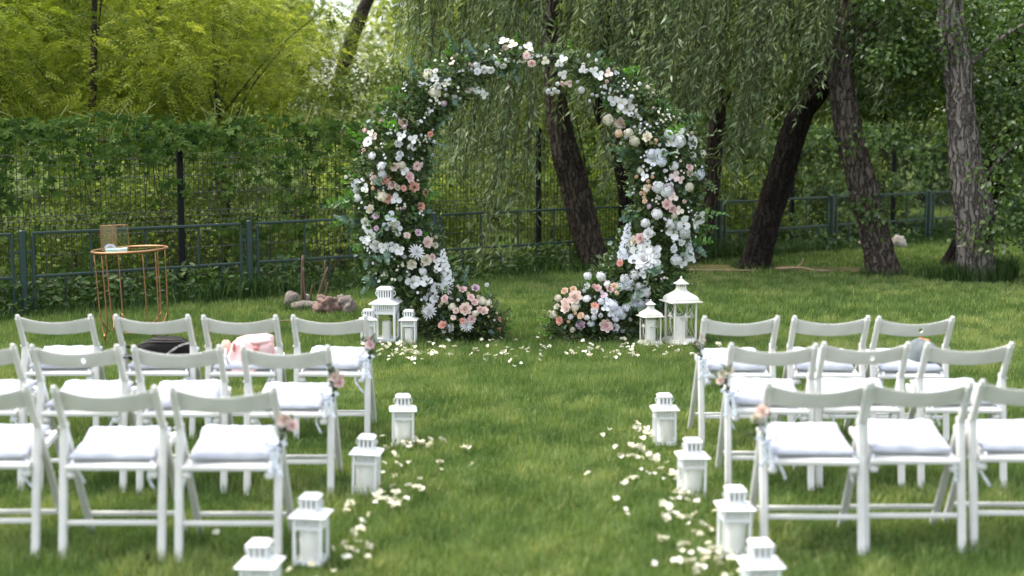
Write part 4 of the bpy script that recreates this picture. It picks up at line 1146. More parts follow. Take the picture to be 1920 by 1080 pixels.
def make_bloom(kind):
    """flower of about unit width looking along +Z: vertices, faces, material index, tone per vertex"""
    rr = random.Random('bloom' + kind)
    V, F, M, T = [], [], [], []
    def put(vs, fs, mi=0, tone=None):
        k = len(V)
        V.extend(vs); F.extend([tuple(i + k for i in f) for f in fs]); M.extend([mi] * len(fs))
        T.extend([rr.uniform(0, 1) if tone is None else tone] * len(vs))
    def ring(n, r0, z0, ln, wd, t0, t1, cup=0.15, ruff=0.0, rows=3, ph=None):
        ph = rr.uniform(0, 6.3) if ph is None else ph
        for k in range(n):
            put(*petal_grid(ph + 2 * math.pi * k / n + rr.uniform(-0.1, 0.1), r0, z0, ln * rr.uniform(0.9, 1.1), wd, t0, t1, cup, rows, ruff, rr))
    def heart(r, z, mi=1):
        vs = [(0, 0, z + r * 0.7)] + [(r * math.cos(a), r * math.sin(a), z) for a in [k * math.pi / 4 for k in range(8)]]
        put(vs, [(0, 1 + k, 1 + (k + 1) % 8) for k in range(8)], mi)
    if kind == 'r':
        ring(7, 0.10, 0.0, 0.46, 0.42, 38, 4, 0.22); ring(6, 0.10, 0.06, 0.36, 0.36, 62, 30, 0.25); ring(5, 0.09, 0.10, 0.30, 0.30, 80, 62, 0.28); ring(4, 0.06, 0.14, 0.24, 0.22, 92, 98, 0.3); ring(3, 0.02, 0.14, 0.24, 0.14, 95, 105, 0.3)
    elif kind == 'm':
        for n, ln, a, z in ((15, 0.5, 6, 0.0), (13, 0.44, 22, 0.03), (11, 0.36, 40, 0.05), (8, 0.26, 60, 0.07), (5, 0.18, 78, 0.09)):
            ring(n, 0.03, z, ln, 0.15, a + 14, a - 8, 0.22, rows=2)
        heart(0.05, 0.12)
    elif kind == 'o':
        ring(3, 0.04, 0.0, 0.45, 0.34, 30, 0, 0.05); ring(3, 0.04, 0.02, 0.46, 0.50, 34, 4, 0.06); heart(0.07, 0.06)
    elif kind == 'a':
        ring(7, 0.05, 0.0, 0.45, 0.38, 40, 6, 0.12); ring(6, 0.05, 0.03, 0.38, 0.32, 50, 16, 0.12); heart(0.10, 0.07, 1)
    elif kind == 'h':
        put([(0.36 * math.cos(a), 0.36 * math.sin(a), 0.02) for a in [k * math.pi / 5 for k in range(10)]] + [(0, 0, 0.22)], [(k, (k + 1) % 10, 10) for k in range(10)], 0, 0.0)
        n = 34
        for k in range(n):
            z = 1 - 1.15 * (k + 0.5) / n
            a = k * 2.39996
            q = math.sqrt(max(0, 1 - z * z))
            nrm = Vector((q * math.cos(a), q * math.sin(a), z))
            c = Vector((nrm.x, nrm.y, nrm.z * 0.62)) * rr.uniform(0.34, 0.50)
            _, s, u = frame_of(nrm, (rr.uniform(-1, 1), rr.uniform(-1, 1), 0.3))
            tone = rr.uniform(0, 1)
            for j in range(4):
                t = j * math.pi / 2 + 0.3
                d = s * math.cos(t) + u * math.sin(t); e = nrm.cross(d)
                w = 0.165
                put([c, c + d * w * 0.7 + e * w * 0.5 + nrm * 0.03, c + d * w * 1.25 + nrm * 0.01, c + d * w * 0.7 - e * w * 0.5 + nrm * 0.03], [(0, 1, 2, 3)], 0, tone)
    elif kind == 'c':
        for n, ln, a in ((10, 0.48, 15), (9, 0.42, 35), (8, 0.36, 55), (6, 0.30, 75), (4, 0.26, 90)):
            ring(n, 0.03, 0.04, ln, 0.26, a + 10, a - 14, 0.05, 0.025)
    elif kind == 'b':
        ring(6, 0.16, 0.0, 0.42, 0.46, 66, 118, 0.28); ring(5, 0.18, 0.02, 0.46, 0.46, 58, 122, 0.28); ring(4, 0.10, 0.10, 0.34, 0.34, 80, 140, 0.3)
        put([(0.24 * math.cos(a), 0.24 * math.sin(a), 0.30) for a in [k * math.pi / 4 for k in range(8)]] + [(0, 0, 0.40)], [(k, (k + 1) % 8, 8) for k in range(8)], 0, 0.6)
        ring(7, 0.12, -0.04, 0.40, 0.40, 38, 60, 0.2)
    elif kind == 'u':
        ring(4, 0.08, 0.0, 0.62, 0.46, 52, 88, 0.22); ring(3, 0.06, 0.02, 0.66, 0.40, 64, 96, 0.25)
    elif kind == 'd':
        # upright spike along +Y, unit tall, facing +Z
        for k in range(30):
            y = -0.5 + k / 29
            a = k * 2.4
            rad = 0.15 * (1.05 - 0.75 * (y + 0.5))
            c = Vector((rad * math.cos(a), y, abs(rad * math.sin(a)) * 0.9))
            nrm = Vector((math.cos(a) * 0.6, 0.1, 0.8)).normalized()
            _, s, u = frame_of(nrm, (0, 1, 0.1))
            w = 0.085 * (1.1 - 0.6 * (y + 0.5))
            tone = rr.uniform(0, 1)
            for j in range(5):
                t = j * 2 * math.pi / 5
                d = s * math.cos(t) + u * math.sin(t); e = nrm.cross(d)
                put([c, c + d * w * 0.7 + e * w * 0.5 + nrm * 0.02, c + d * w * 1.2 + nrm * 0.015, c + d * w * 0.7 - e * w * 0.5 + nrm * 0.02], [(0, 1, 2, 3)], 0, tone)
    return V, F, M, T

BLOOM_DATA = {k: make_bloom(k) for k in 'rmoahcbud'}
BLOOM_NAME = dict(r='rose', m='chrysanthemum', o='orchid', a='anemone', h='hydrangea', c='carnation', b='ranunculus', u='bud', d='delphinium')
BLOOM_MESH = {}
def bloom_mesh(kind, col):
    if (kind, col) not in BLOOM_MESH:
        V, F, M, T = BLOOM_DATA[kind]
        me = bpy.data.meshes.new(BLOOM_NAME[kind])
        me.from_pydata([tuple(v) for v in V], [], F)
        me.materials.append(MATS['bloom_' + col])
        me.materials.append(MATS['bloom_heart_dark' if kind == 'a' else 'bloom_heart'])
        me.polygons.foreach_set('material_index', M)
        a = me.attributes.new('rnd', 'FLOAT', 'POINT')
        a.data.foreach_set('value', T)
        me.polygons.foreach_set('use_smooth', [True] * len(F))
        me.update()
        BLOOM_MESH[(kind, col)] = me
    return BLOOM_MESH[(kind, col)]

def put_blooms(table, root, face):
    for row in table.split():
        x, y, z, k, c, s = row.split(',')
        p = Vector((float(x), float(y), float(z))); s = float(s)
        if k == 'b' and random.random() < 0.6: k = 'r'
        n = face(p)
        n = (n + Vector((random.gauss(0, 0.22), random.gauss(0, 0.12), random.gauss(0, 0.2)))).normalized()
        if k == 'd':
            q = Matrix.Rotation(math.pi / 2, 4, 'X') @ Matrix.Rotation(random.gauss(0, 0.15), 4, 'Z')
        else:
            q = n.to_track_quat('Z', 'Y').to_matrix().to_4x4() @ Matrix.Rotation(random.uniform(0, 6.3), 4, 'Z')
        o = obj(BLOOM_NAME[k], bloom_mesh(k, c), root, loc=p, rot=q.to_euler())
        w = s * (1.24 if k in 'obua' else 1.16) * random.uniform(0.95, 1.08)
        o.scale = (w, w, w * random.uniform(0.8, 1.0))

# ------------------------------------------------------------------ leafy sprigs
def sprig_mesh(name, mat, n, length, leaf, asp, round_=False, seed=0):
    r = np.random.default_rng(seed)
    t = np.linspace(0.15, 1, n)
    P = np.stack([0.06 * length * np.sin(t * 4), 0.15 * length * t ** 2, t * length], 1)
    sgn = np.where(np.arange(n) % 2 == 0, 1, -1)
    D = np.stack([sgn * 0.9, r.normal(0, 0.4, n), 0.45 + 0.5 * t], 1)
    N = np.stack([r.normal(0, 0.3, n), -np.ones(n), 0.4 * np.ones(n)], 1)
    L = leaf * (1.1 - 0.5 * t)
    return leaf_mesh(name, mat, leaves(P, D, N, L, L * asp, np.clip(r.normal(0.5, 0.25, n), 0, 1), oval=True, fold=0.06 if round_ else 0.14))
SPRIG = {'eucalyptus_sprig': [sprig_mesh('eucalyptus_sprig', 'eucalyptus', 12, 0.24, 0.062, 0.92, True, s) for s in (1, 2)],
         'leafy_sprig': [sprig_mesh('leafy_sprig', 'garland_bright', 10, 0.22, 0.068, 0.58, False, s) for s in (3, 4)],
         'dark_sprig': [sprig_mesh('dark_sprig', 'garland_dark', 12, 0.22, 0.075, 0.45, False, s) for s in (5, 6)],
         'fern_sprig': [sprig_mesh('fern_sprig', 'garland_fern', 26, 0.24, 0.045, 0.22, False, s) for s in (7, 8)]}

def put_sprig(kind, root, p, out, scale=1.0):
    d = Vector(out).normalized()
    q = d.to_track_quat('Z', 'Y').to_matrix().to_4x4() @ Matrix.Rotation(random.uniform(0, 6.3), 4, 'Z')
    return obj(kind, random.choice(SPRIG[kind]), root, loc=p, rot=q.to_euler(), scale=scale * random.uniform(0.8, 1.2))

# ------------------------------------------------------------------ floral arch
ARCH = (0.135, 12.03)
AR, AZ = 1.18, 1.20
def half_width(deg):
    pts = [(-72, 0.0), (-66, 0.20), (-52, 0.31), (-30, 0.30), (-5, 0.30), (18, 0.32), (35, 0.23), (50, 0.15), (68, 0.10), (86, 0.055), (90, 0.05), (95, 0.10), (110, 0.14), (122, 0.20), (138, 0.22), (152, 0.27), (170, 0.30), (195, 0.31), (215, 0.31), (232, 0.27), (244, 0.17), (250, 0.0)]
    for (a, wa), (b, wb) in zip(pts, pts[1:]):
        if a <= deg <= b:
            return wa + (wb - wa) * (deg - a) / (b - a)
    return 0.0

def build_arch():
    root = thing('floral_arch', 'tall round wedding arch covered in white, blush and coral flowers with greenery', 'arch', (*ARCH, 0))
    mb = MB()
    mb.tube([(AR * math.cos(a), 0.0, AZ + AR * math.sin(a)) for a in [R(-74 + 328 * k / 95) for k in range(96)]], 0.014, 8)
    mb.part('ring', 'ring_metal', root, smooth=True)
    def mass(n, mat, leaf, asp, name, kf, oval, seed, jit=1.0):
        r = np.random.default_rng(seed)
        hw_tab = np.array([half_width(a) for a in np.arange(-72, 250.5, 0.5)])
        cdf = np.cumsum(hw_tab ** 1.55); cdf /= cdf[-1]
        ang = -72 + 0.5 * np.searchsorted(cdf, r.random(n)) + r.uniform(-0.3, 0.3, n)
        hw = np.interp(ang, np.arange(-72, 250.5, 0.5), hw_tab) * (0.86 + 0.30 * patchy(ang * 0.05, ang * 0, 9, seed))
        rho = np.sqrt(r.random(n)) * kf * np.where(r.random(n) < 0.08, 1.18, 1.0)
        phi = r.uniform(0, 2 * math.pi, n)
        u = hw * rho * np.cos(phi); v = hw * 0.72 * rho * np.sin(phi)
        a = np.radians(ang)
        rad = AR + u
        P = np.stack([rad * np.cos(a), v, AZ + rad * np.sin(a)], 1)
        P[:, 2] = np.maximum(P[:, 2], 0.02)
        out = np.stack([np.cos(a) * np.cos(phi), np.sin(phi) * 0.9, np.sin(a) * np.cos(phi)], 1)
        D = unit(out + r.normal(0, 0.7 * jit, (n, 3)) + [0, -0.15, 0.1])
        N = unit(out * 0.5 + r.normal(0, 0.5, (n, 3)) + [0, -0.7, 0.5])
        L = leaf * r.uniform(0.55, 1.25, n)
        c = patchy(ang * 0.1, rho * 2, 6, seed + 3)
        o = obj(name, leaf_mesh(name, mat, leaves(P, D, N, L, L * asp, np.clip(r.normal(0.30, 0.2, n) + 0.35 * c, 0, 1), oval=oval)), root)
        tag(o, kind='stuff')
    mass(15000, 'garland_dark', 0.062, 0.46, 'foliage', 0.98, True, 101)
    mass(9000, 'garland_fern', 0.040, 0.26, 'fern_foliage', 1.10, False, 102)
    mass(1500, 'eucalyptus', 0.050, 0.75, 'eucalyptus_foliage', 1.02, True, 103)
    mass(1300, 'garland_bright', 0.050, 0.55, 'bright_foliage', 1.06, True, 104)
    def florets(n, mat, name, seed):
        # tiny filler blossom, far too many to pick apart
        r = np.random.default_rng(seed)
        P, D, N, L, T = [], [], [], [], []
        while len(P) < n * 5:
            deg = r.uniform(-58, 238); hw = half_width(deg)
            if hw < 0.05 or r.random() > hw / 0.3 + 0.1: continue
            a = R(deg); e0 = r.uniform(-0.95, 0.95)
            for q in range(r.integers(2, 6)):
                e = np.clip(e0 + r.normal(0, 0.08), -0.98, 0.98); a2 = a + r.normal(0, 0.02)
                rad = AR + hw * e
                c = Vector((rad * math.cos(a2), -hw * 0.76 * math.sqrt(1 - e * e) - 0.015, max(0.05, AZ + rad * math.sin(a2))))
                nrm = Vector((math.cos(a2) * e + r.normal(0, 0.3), -1.0, math.sin(a2) * e + 0.3 + r.normal(0, 0.3))).normalized()
                _, s, u = frame_of(nrm, (0.1, 0.1, 1))
                sz = r.uniform(0.010, 0.017); tone = r.random()
                for j in range(5):
                    t = 2 * math.pi * j / 5
                    P.append(c); D.append(s * math.cos(t) + u * math.sin(t) + nrm * 0.35); N.append(nrm); L.append(sz); T.append(tone)
        L = np.array(L)
        tag(obj(name, leaf_mesh(name, mat, leaves(np.array(P), np.array(D), np.array(N), L, L * 0.85, np.array(T), oval=True, fold=0.05)), root), kind='stuff')
    florets(300, 'bloom_w', 'filler_blossom', 201)
    florets(130, 'bloom_c', 'filler_blossom', 202)
    florets(60, 'bloom_b', 'filler_blossom', 203)
    def face(p):
        a = math.atan2(p.z - AZ, p.x)
        d = math.hypot(p.x, p.z - AZ) - AR
        hw = max(0.1, half_width(math.degrees(a) if math.degrees(a) > -72 else math.degrees(a) + 360))
        e = max(-1, min(1, d / hw)) * 0.8
        return Vector((math.cos(a) * e, -1.0, math.sin(a) * e + 0.18))
    put_blooms(ARCH_BLOOMS, root, face)
    rr = random.Random(5)
    extra = 0
    while extra < 44:
        deg = rr.uniform(-58, 238)
        hw = half_width(deg)
        if hw < 0.09 or rr.random() > hw / 0.3 + 0.1: continue
        a = R(deg); e = rr.uniform(-0.9, 0.9)
        x, z = (AR + hw * e) * math.cos(a), AZ + (AR + hw * e) * math.sin(a)
        y = -hw * 0.74 * math.sqrt(1 - e * e) - 0.02
        kind = rr.choices('uhbc', (5, 2, 2, 1))[0]
        n = Vector((math.cos(a) * e, -1 + rr.gauss(0, 0.2), math.sin(a) * e + 0.2)).normalized()
        o = obj(BLOOM_NAME[kind], bloom_mesh(kind, rr.choices('wcbil', (5, 3, 2, 2, 1))[0]), root, loc=(x, y, z), rot=n.to_track_quat('Z', 'Y').to_euler(), scale=rr.uniform(0.035, 0.065))
        extra += 1
    for k in range(110):
        deg = rr.uniform(-62, 240)
        hw = half_width(deg)
        if hw < 0.06: continue
        a = R(deg)
        side = rr.choice((1, 1, -1, 0))
        e = hw * (0.72 * side + rr.uniform(-0.2, 0.2))
        x, z = (AR + e) * math.cos(a), AZ + (AR + e) * math.sin(a)
        y = -hw * 0.6 * (1 - 0.7 * abs(side)) - 0.02
        kind = rr.choices(('eucalyptus_sprig', 'leafy_sprig', 'dark_sprig', 'fern_sprig'), (0.30, 0.2, 0.28, 0.22))[0]
        put_sprig(kind, root, (x, y, max(z, 0.1)), (math.cos(a) * side + rr.gauss(0, 0.5), -0.7 + 0.3 * abs(side), math.sin(a) * side + rr.gauss(0, 0.5)), 0.34 + 0.55 * min(1, hw / 0.3))
    # longer sprigs that break the outline
    for x, z, dx, dz, kind, s in ((-1.42, 1.12, -1, 0.15, 'leafy_sprig', 1.1), (-1.42, 1.0, -1, -0.1, 'leafy_sprig', 1.0), (-1.36, 1.35, -1, 0.3, 'leafy_sprig', 1.0), (-1.30, 1.62, -0.8, 0.5, 'leafy_sprig', 1.0), (-1.12, 1.84, -0.8, 0.6, 'leafy_sprig', 1.0),
                                  (1.44, 1.05, 1, 0.1, 'leafy_sprig', 1.1), (1.42, 0.95, 1, 0.0, 'leafy_sprig', 0.8), (-0.55, 2.36, -0.7, 0.8, 'eucalyptus_sprig', 0.9), (-0.48, 2.30, -0.1, 1, 'eucalyptus_sprig', 0.9), (-1.0, 2.05, -0.7, 0.6, 'fern_sprig', 1.2),
                                  (-1.15, 1.95, -0.9, 0.3, 'fern_sprig', 1.3), (0.90, 2.05, 0.6, 0.7, 'fern_sprig', 0.9), (0.98, 1.95, 0.8, 0.6, 'fern_sprig', 1.2), (1.15, 1.78, 0.8, 0.5, 'dark_sprig', 1.1), (1.08, 1.82, 0.3, 0.9, 'dark_sprig', 1.1), (0.1, 2.42, 0.8, 0.2, 'fern_sprig', 0.9),
                                  (0.2, 2.38, 0.9, 0.0, 'fern_sprig', 0.9), (-1.40, 0.85, -1, -0.2, 'fern_sprig', 1.2), (1.40, 1.5, 1, 0.3, 'fern_sprig', 1.0), (-1.15, 0.52, -0.9, 0.1, 'eucalyptus_sprig', 1.0), (-1.05, 0.45, -0.6, -0.5, 'leafy_sprig', 0.9),
                                  (1.20, 0.55, 0.9, -0.3, 'leafy_sprig', 0.8), (1.02, 0.95, -0.9, 0.3, 'eucalyptus_sprig', 0.9), (-0.86, 0.42, 0.1, -0.8, 'eucalyptus_sprig', 1.1)):
        put_sprig(kind, root, (x, -0.06, z), (dx, -0.25, dz), s)
build_arch()

def floor_arrangement(label, loc, table, rx, rz, seed):
    root = thing('flower_arrangement', label, 'flowers', (*loc, 0))
    r = np.random.default_rng(seed)
    for n, mat, leaf, asp, name, k in ((3000, 'garland_dark', 0.06, 0.4, 'foliage', 0.88), (2400, 'garland_fern', 0.04, 0.24, 'fern_foliage', 1.05), (260, 'eucalyptus', 0.045, 0.7, 'eucalyptus_foliage', 0.98)):
        d = unit(np.abs(r.normal(0, 1, (n, 3))) * np.array([1, 1, 1]) * np.sign(r.normal(0, 1, (n, 3)) + [0, -0.5, 99]))
        q = r.random(n) ** 0.4 * k
        P = d * q[:, None] * [rx, 0.30, rz] + [0, 0, 0.02]
        D = unit(d + r.normal(0, 0.5, (n, 3)))
        N = unit(r.normal(0, 0.5, (n, 3)) + [0, -0.6, 0.6])
        L = leaf * r.uniform(0.55, 1.25, n)
        tag(obj(name, leaf_mesh(name, mat, leaves(P, D, N, L, L * asp, np.clip(r.normal(0.45, 0.25, n), 0, 1), oval=True)), root), kind='stuff')
    put_blooms(table, root, lambda p: Vector((p.x / rx * 0.7, -1.0, 0.35 + p.z / rz * 0.3)))
    rr = random.Random(seed)
    for k in range(26):
        a = rr.uniform(0.05, 3.09)
        p = (math.cos(a) * rx * 0.85, -0.12 + rr.uniform(-0.1, 0.1), max(0.06, math.sin(a) * rz * 0.85))
        put_sprig(rr.choice(('dark_sprig', 'fern_sprig', 'fern_sprig', 'leafy_sprig')), root, p, (math.cos(a), -0.4, math.sin(a) * 0.8 + 0.15), 0.6)
    mb = MB()
    mb.lathe([(0.05, 0.0), (0.13, 0.01), (0.15, 0.06), (0.13, 0.10), (0.04, 0.11)], 14)
    mb.part('tray', 'ring_metal', root, smooth=True)
floor_arrangement('low mound of blush and white flowers at the left foot of the arch', (-0.41, 11.95), BLOOMS_A, 0.36, 0.42, 7)
floor_arrangement('low mound of roses and pale blue flowers at the right foot of the arch', (0.68, 11.95), BLOOMS_B, 0.42, 0.48, 8)

# ------------------------------------------------------------------ folding chair
def chair_parts(hole):
    P = []
    def add(name, fn, smooth=False):
        mb = MB(); fn(mb)
        P.append((name, mb.mesh(name, 'chair_white', smooth)))
    for s in (-1, 1):
        x = 0.203 * s
        def longleg(m):
            p0, p1 = Vector((x, -0.035, 0.715)), Vector((x, 0.43, -0.01))
            d = (p1 - p0).normalized()
            m.bar(p0 + d * 0.012, p1, 0.030, 0.024, up=(0, 1, 0), ch=0.006)
            m.bar(p0 - d * 0.006, p0 + d * 0.03, 0.026, 0.021, up=(0, 1, 0), ch=0.009)
        add('front_leg', longleg)
        add('rear_leg', lambda m: m.bar((x, 0.088, 0.552), (x, 0.0, -0.01), 0.0335, 0.026, up=(0, 1, 0), ch=0.006))
        add('seat_rail', lambda m: m.bar((0.172 * s, 0.03, 0.372), (0.172 * s, 0.42, 0.428), 0.02, 0.032, ch=0.004))
        add('knob', lambda m: m.lathe([(0.004, -0.012), (0.016, -0.010), (0.020, 0.0), (0.018, 0.012), (0.010, 0.020)], 12, c=(0.166 * s, 0.045, 0.343)), True)
        add('hinge_pin', lambda m: m.tube([(0.218 * s, 0.075, 0.53), (0.224 * s, 0.075, 0.53)], 0.007, 8))
    def back(m):
        nx = 22
        front, rear = [], []
        grid = []
        xs = [-0.190 + 0.380 * i / nx for i in range(nx + 1)]
        zs = 6
        def pt(x, v, side):
            t = x / 0.19
            top = 0.700 - 0.026 * (1 - t * t); bot = 0.618 - 0.014 * (1 - t * t)
            z = bot + (top - bot) * v
            y = -0.010 - 0.042 * (1 - t * t) + (0.71 - z) * 0.60 + side * 0.008
            edge = 0.003 if v in (0.0, 1.0) else 0
            return (x, y - side * edge, z)
        V, F = [], []
        for side in (-1, 1):
            for i in range(nx + 1):
                for j in range(zs + 1):
                    V.append(pt(xs[i], j / zs, side))
        K = (nx + 1) * (zs + 1)
        hx, hz = 13, 3
        skip = {(hx - 1, hz - 1), (hx, hz - 1), (hx - 1, hz), (hx, hz)} if hole else set()
        idx = lambda i, j, b: b * K + i * (zs + 1) + j
        for i in range(nx):
            for j in range(zs):
                if (i, j) in skip: continue
                F.append((idx(i, j, 0), idx(i + 1, j, 0), idx(i + 1, j + 1, 0), idx(i, j + 1, 0)))
                F.append((idx(i, j, 1), idx(i, j + 1, 1), idx(i + 1, j + 1, 1), idx(i + 1, j, 1)))
        for i in range(nx):
            F.append((idx(i, 0, 0), idx(i, 0, 1), idx(i + 1, 0, 1), idx(i + 1, 0, 0)))
            F.append((idx(i, zs, 0), idx(i + 1, zs, 0), idx(i + 1, zs, 1), idx(i, zs, 1)))
        if hole:
            # a round finger hole: the square opening's corners drawn in to a circle
            loop = [(hx - 1, hz - 1), (hx, hz - 1), (hx + 1, hz - 1), (hx + 1, hz), (hx + 1, hz + 1), (hx, hz + 1), (hx - 1, hz + 1), (hx - 1, hz)]
            cx = xs[hx]; rad = 0.0135
            for b in (0, 1):
                c = Vector(pt(cx, hz / zs, -1 if b == 0 else 1))
                for n, (i, j) in enumerate(loop):
                    a = math.radians(-135 + 45 * n)
                    V[idx(i, j, b)] = (c.x + rad * math.cos(a), c.y - math.sin(a) * rad * 0.6, c.z + rad * math.sin(a))
            for n in range(8):
                (i, j), (k, l) = loop[n], loop[(n + 1) % 8]
                F.append((idx(i, j, 0), idx(i, j, 1), idx(k, l, 1), idx(k, l, 0)))
        m.add(V, F)
    mb = MB(); back(mb)
    me = mb.mesh('backrest', 'chair_white', True)
    me.set_sharp_from_angle(angle=R(40))
    P.append(('backrest', me))
    for k in range(6):
        y = 0.055 + 0.066 * k
        z = 0.372 + (y - 0.03) * 0.144 + 0.012
        add('seat_slat', lambda m: m.bar((-0.161, y, z), (0.161, y, z), 0.050, 0.014, up=(0, -0.14, 1), ch=0.004))
    add('rear_rail', lambda m: m.bar((-0.187, 0.025, 0.378), (0.187, 0.025, 0.378), 0.016, 0.020, ch=0.004))
    add('stretcher', lambda m: m.bar((-0.187, 0.026, 0.155), (0.187, 0.026, 0.155), 0.014, 0.021, ch=0.004))
    add('stretcher', lambda m: m.bar((-0.188, 0.357, 0.105), (0.188, 0.357, 0.105), 0.014, 0.021, ch=0.004))
    return P
CH = {False: chair_parts(False), True: chair_parts(True)}

def cushion_meshes():
    out = []
    for s in range(4):
        r = random.Random(60 + s)
        n = 18
        W, D, H = 0.34, 0.345, 0.052
        V, F = [], []
        for side in (1, -1):
            for i in range(n + 1):
                for j in range(n + 1):
                    u, v = -1 + 2 * i / n, -1 + 2 * j / n
                    k = (1 - abs(u) ** 5) * (1 - abs(v) ** 5)
                    h = H * (0.16 + 0.84 * k ** 0.42)
                    if side > 0:
                        for tu in (-0.45, 0.45):
                            for tv in (-0.45, 0.45):
                                h -= 0.020 * math.exp(-((u - tu) ** 2 + (v - tv) ** 2) / 0.035)
                        h += 0.011 * noise.noise((u * 2.2 + s * 7, v * 2.2, s)) + 0.006 * (1 - 2 * abs(noise.noise((u * 3.5 + v * 2 + s * 5, v * 3 - u, s))))
                    # sides pulled in between the pointed corners
                    pin = 0.955 + 0.045 * max(abs(u), abs(v)) ** 2 * (abs(u * v)) ** 1.2
                    x = u * W / 2 * pin * (1 + 0.015 * noise.noise((v * 2, s * 3.1, 1))); y = v * D / 2 * pin
                    z = 0.018 + (h * 0.72 if side > 0 else -h * 0.28)
                    z += 0.012 * (abs(u) * abs(v)) ** 3 * (1 if v > 0 else 0.4)
                    V.append((x, y, z))
        K = (n + 1) ** 2
        idx = lambda i, j, b: b * K + i * (n + 1) + j
        for i in range(n):
            for j in range(n):
                F.append((idx(i, j, 0), idx(i + 1, j, 0), idx(i + 1, j + 1, 0), idx(i, j + 1, 0)))
                F.append((idx(i, j, 1), idx(i, j + 1, 1), idx(i + 1, j + 1, 1), idx(i + 1, j, 1)))
        per = [(i, 0) for i in range(n)] + [(n, j) for j in range(n)] + [(i, n) for i in range(n, 0, -1)] + [(0, j) for j in range(n, 0, -1)]
        for a, b in zip(per, per[1:] + per[:1]):
            F.append((idx(*a, 0), idx(*a, 1), idx(*b, 1), idx(*b, 0)))
        mb = MB(); mb.add(V, F)
        out.append(mb.mesh('cushion_cover', 'cushion_white', True))
    return out
CUSH = cushion_meshes()
def tie_mesh(seed):
    r = random.Random(seed)
    mb = MB()
    pts = smooth_path([(0, 0, 0), (0.005, -0.015, -0.02), (r.uniform(-0.03, 0.03), -0.01, -0.06), (r.uniform(-0.05, 0.05), 0.01, -0.10 - 0.06 * r.random())], 8)
    for a, b in zip(pts, pts[1:]):
        mb.bar(tuple(a), tuple(b), 0.012, 0.0025, up=(0, 1, 0), ch=0.0006)
    return mb.mesh('tie', 'ribbon_white', True)
TIES = [tie_mesh(k) for k in range(5)]

def chair(label, x, y, rz, hole, cushion_label, k, dz=0.0):
    rz += random.Random(k + 50).gauss(0, 0.016)
    root = thing('folding_chair', label, 'chair', (x, y, dz), (0, 0, rz), 'white folding chairs in rows facing the arch')
    for n, me in CH[hole]:
        obj(n, me, root)
    root.scale = (1, 1, 1.03)
    M = Matrix.Translation((x, y, dz)) @ Matrix.Rotation(rz, 4, 'Z') @ Matrix.Diagonal((1, 1, 1.03, 1))
    r = random.Random(k * 13 + 1)
    loc = M @ Vector((r.uniform(-0.006, 0.006), 0.212, 0.416))
    c = thing('seat_cushion', cushion_label, 'cushion', loc, (R(8.1), r.uniform(-0.012, 0.012), rz + r.uniform(-0.05, 0.05)), 'white seat cushions on the folding chairs')
    obj('cover', CUSH[k % 4], c, scale=(r.uniform(0.96, 1.03), r.uniform(0.96, 1.02), r.uniform(0.85, 1.15)))
    for s in (-1, 1):
        obj('tie', TIES[(k * 2 + (s > 0)) % 5], c, loc=(0.162 * s, -0.165, 0.012), rot=(-R(8.1), 0, r.uniform(-0.6, 0.6)))
    return M

# left block: nearest row, middle row, row nearest the arch; then the right block
CHAIRS = [
    ('la0', -2.170, 5.709, 0.02, False, 'left block, nearest row, cut off by the picture edge'),
    ('la1', -1.642, 5.680, 0.00, False, 'left block, nearest row, second from the aisle'),
    ('la2', -1.163, 5.670, 0.00, False, 'left block, nearest row, at the aisle with a pink rose'),
    ('lb0', -2.606, 6.809, 0.02, False, 'left block, middle row, cut off by the picture edge'),
    ('lb1', -2.102, 6.790, 0.01, True, 'left block, middle row, with a round hole in its back'),
    ('lb2', -1.607, 6.770, 0.00, False, 'left block, middle row, second from the aisle'),
    ('lb3', -1.084, 6.760, -0.01, False, 'left block, middle row, at the aisle with a pink posy'),
    ('lc0', -2.592, 8.010, 0.03, False, 'left block, row nearest the arch, farthest from the aisle'),
    ('lc1', -2.037, 8.010, 0.01, False, 'left block, row nearest the arch, holding a black bag'),
    ('lc2', -1.537, 7.990, 0.00, False, 'left block, row nearest the arch, holding pink clothing'),
    ('lc3', -1.031, 7.990, 0.00, False, 'left block, row nearest the arch, at the aisle with a posy'),
    ('ra0', 1.254, 5.770, 0.00, False, 'right block, nearest row, at the aisle with a pale rose'),
    ('ra1', 1.681, 5.790, 0.00, False, 'right block, nearest row, second from the aisle'),
    ('ra2', 2.149, 5.829, 0.00, False, 'right block, nearest row, cut off by the picture edge'),
    ('rb0', 1.267, 6.841, 0.00, False, 'right block, middle row, at the aisle with cream roses'),
    ('rb1', 1.723, 6.879, 0.00, True, 'right block, middle row, with a round hole in its back'),
    ('rb2', 2.224, 6.870, -0.02, False, 'right block, middle row, farthest from the aisle'),
    ('rc0', 1.271, 7.860, 0.01, False, 'right block, row nearest the arch, at the aisle with a posy'),
    ('rc1', 1.773, 7.860, 0.00, False, 'right block, row nearest the arch, second from the aisle'),
    ('rc2', 2.236, 7.840, 0.00, True, 'right block, row nearest the arch, holding a grey cap'),
]
CM = {}
for k, (key, x, y, rz, hole, lab) in enumerate(CHAIRS):
    CM[key] = chair('white folding chair, ' + lab, x, y, rz, hole, 'white cushion, ' + lab, k, -0.025 if key[:2] == 'lc' else -0.012)

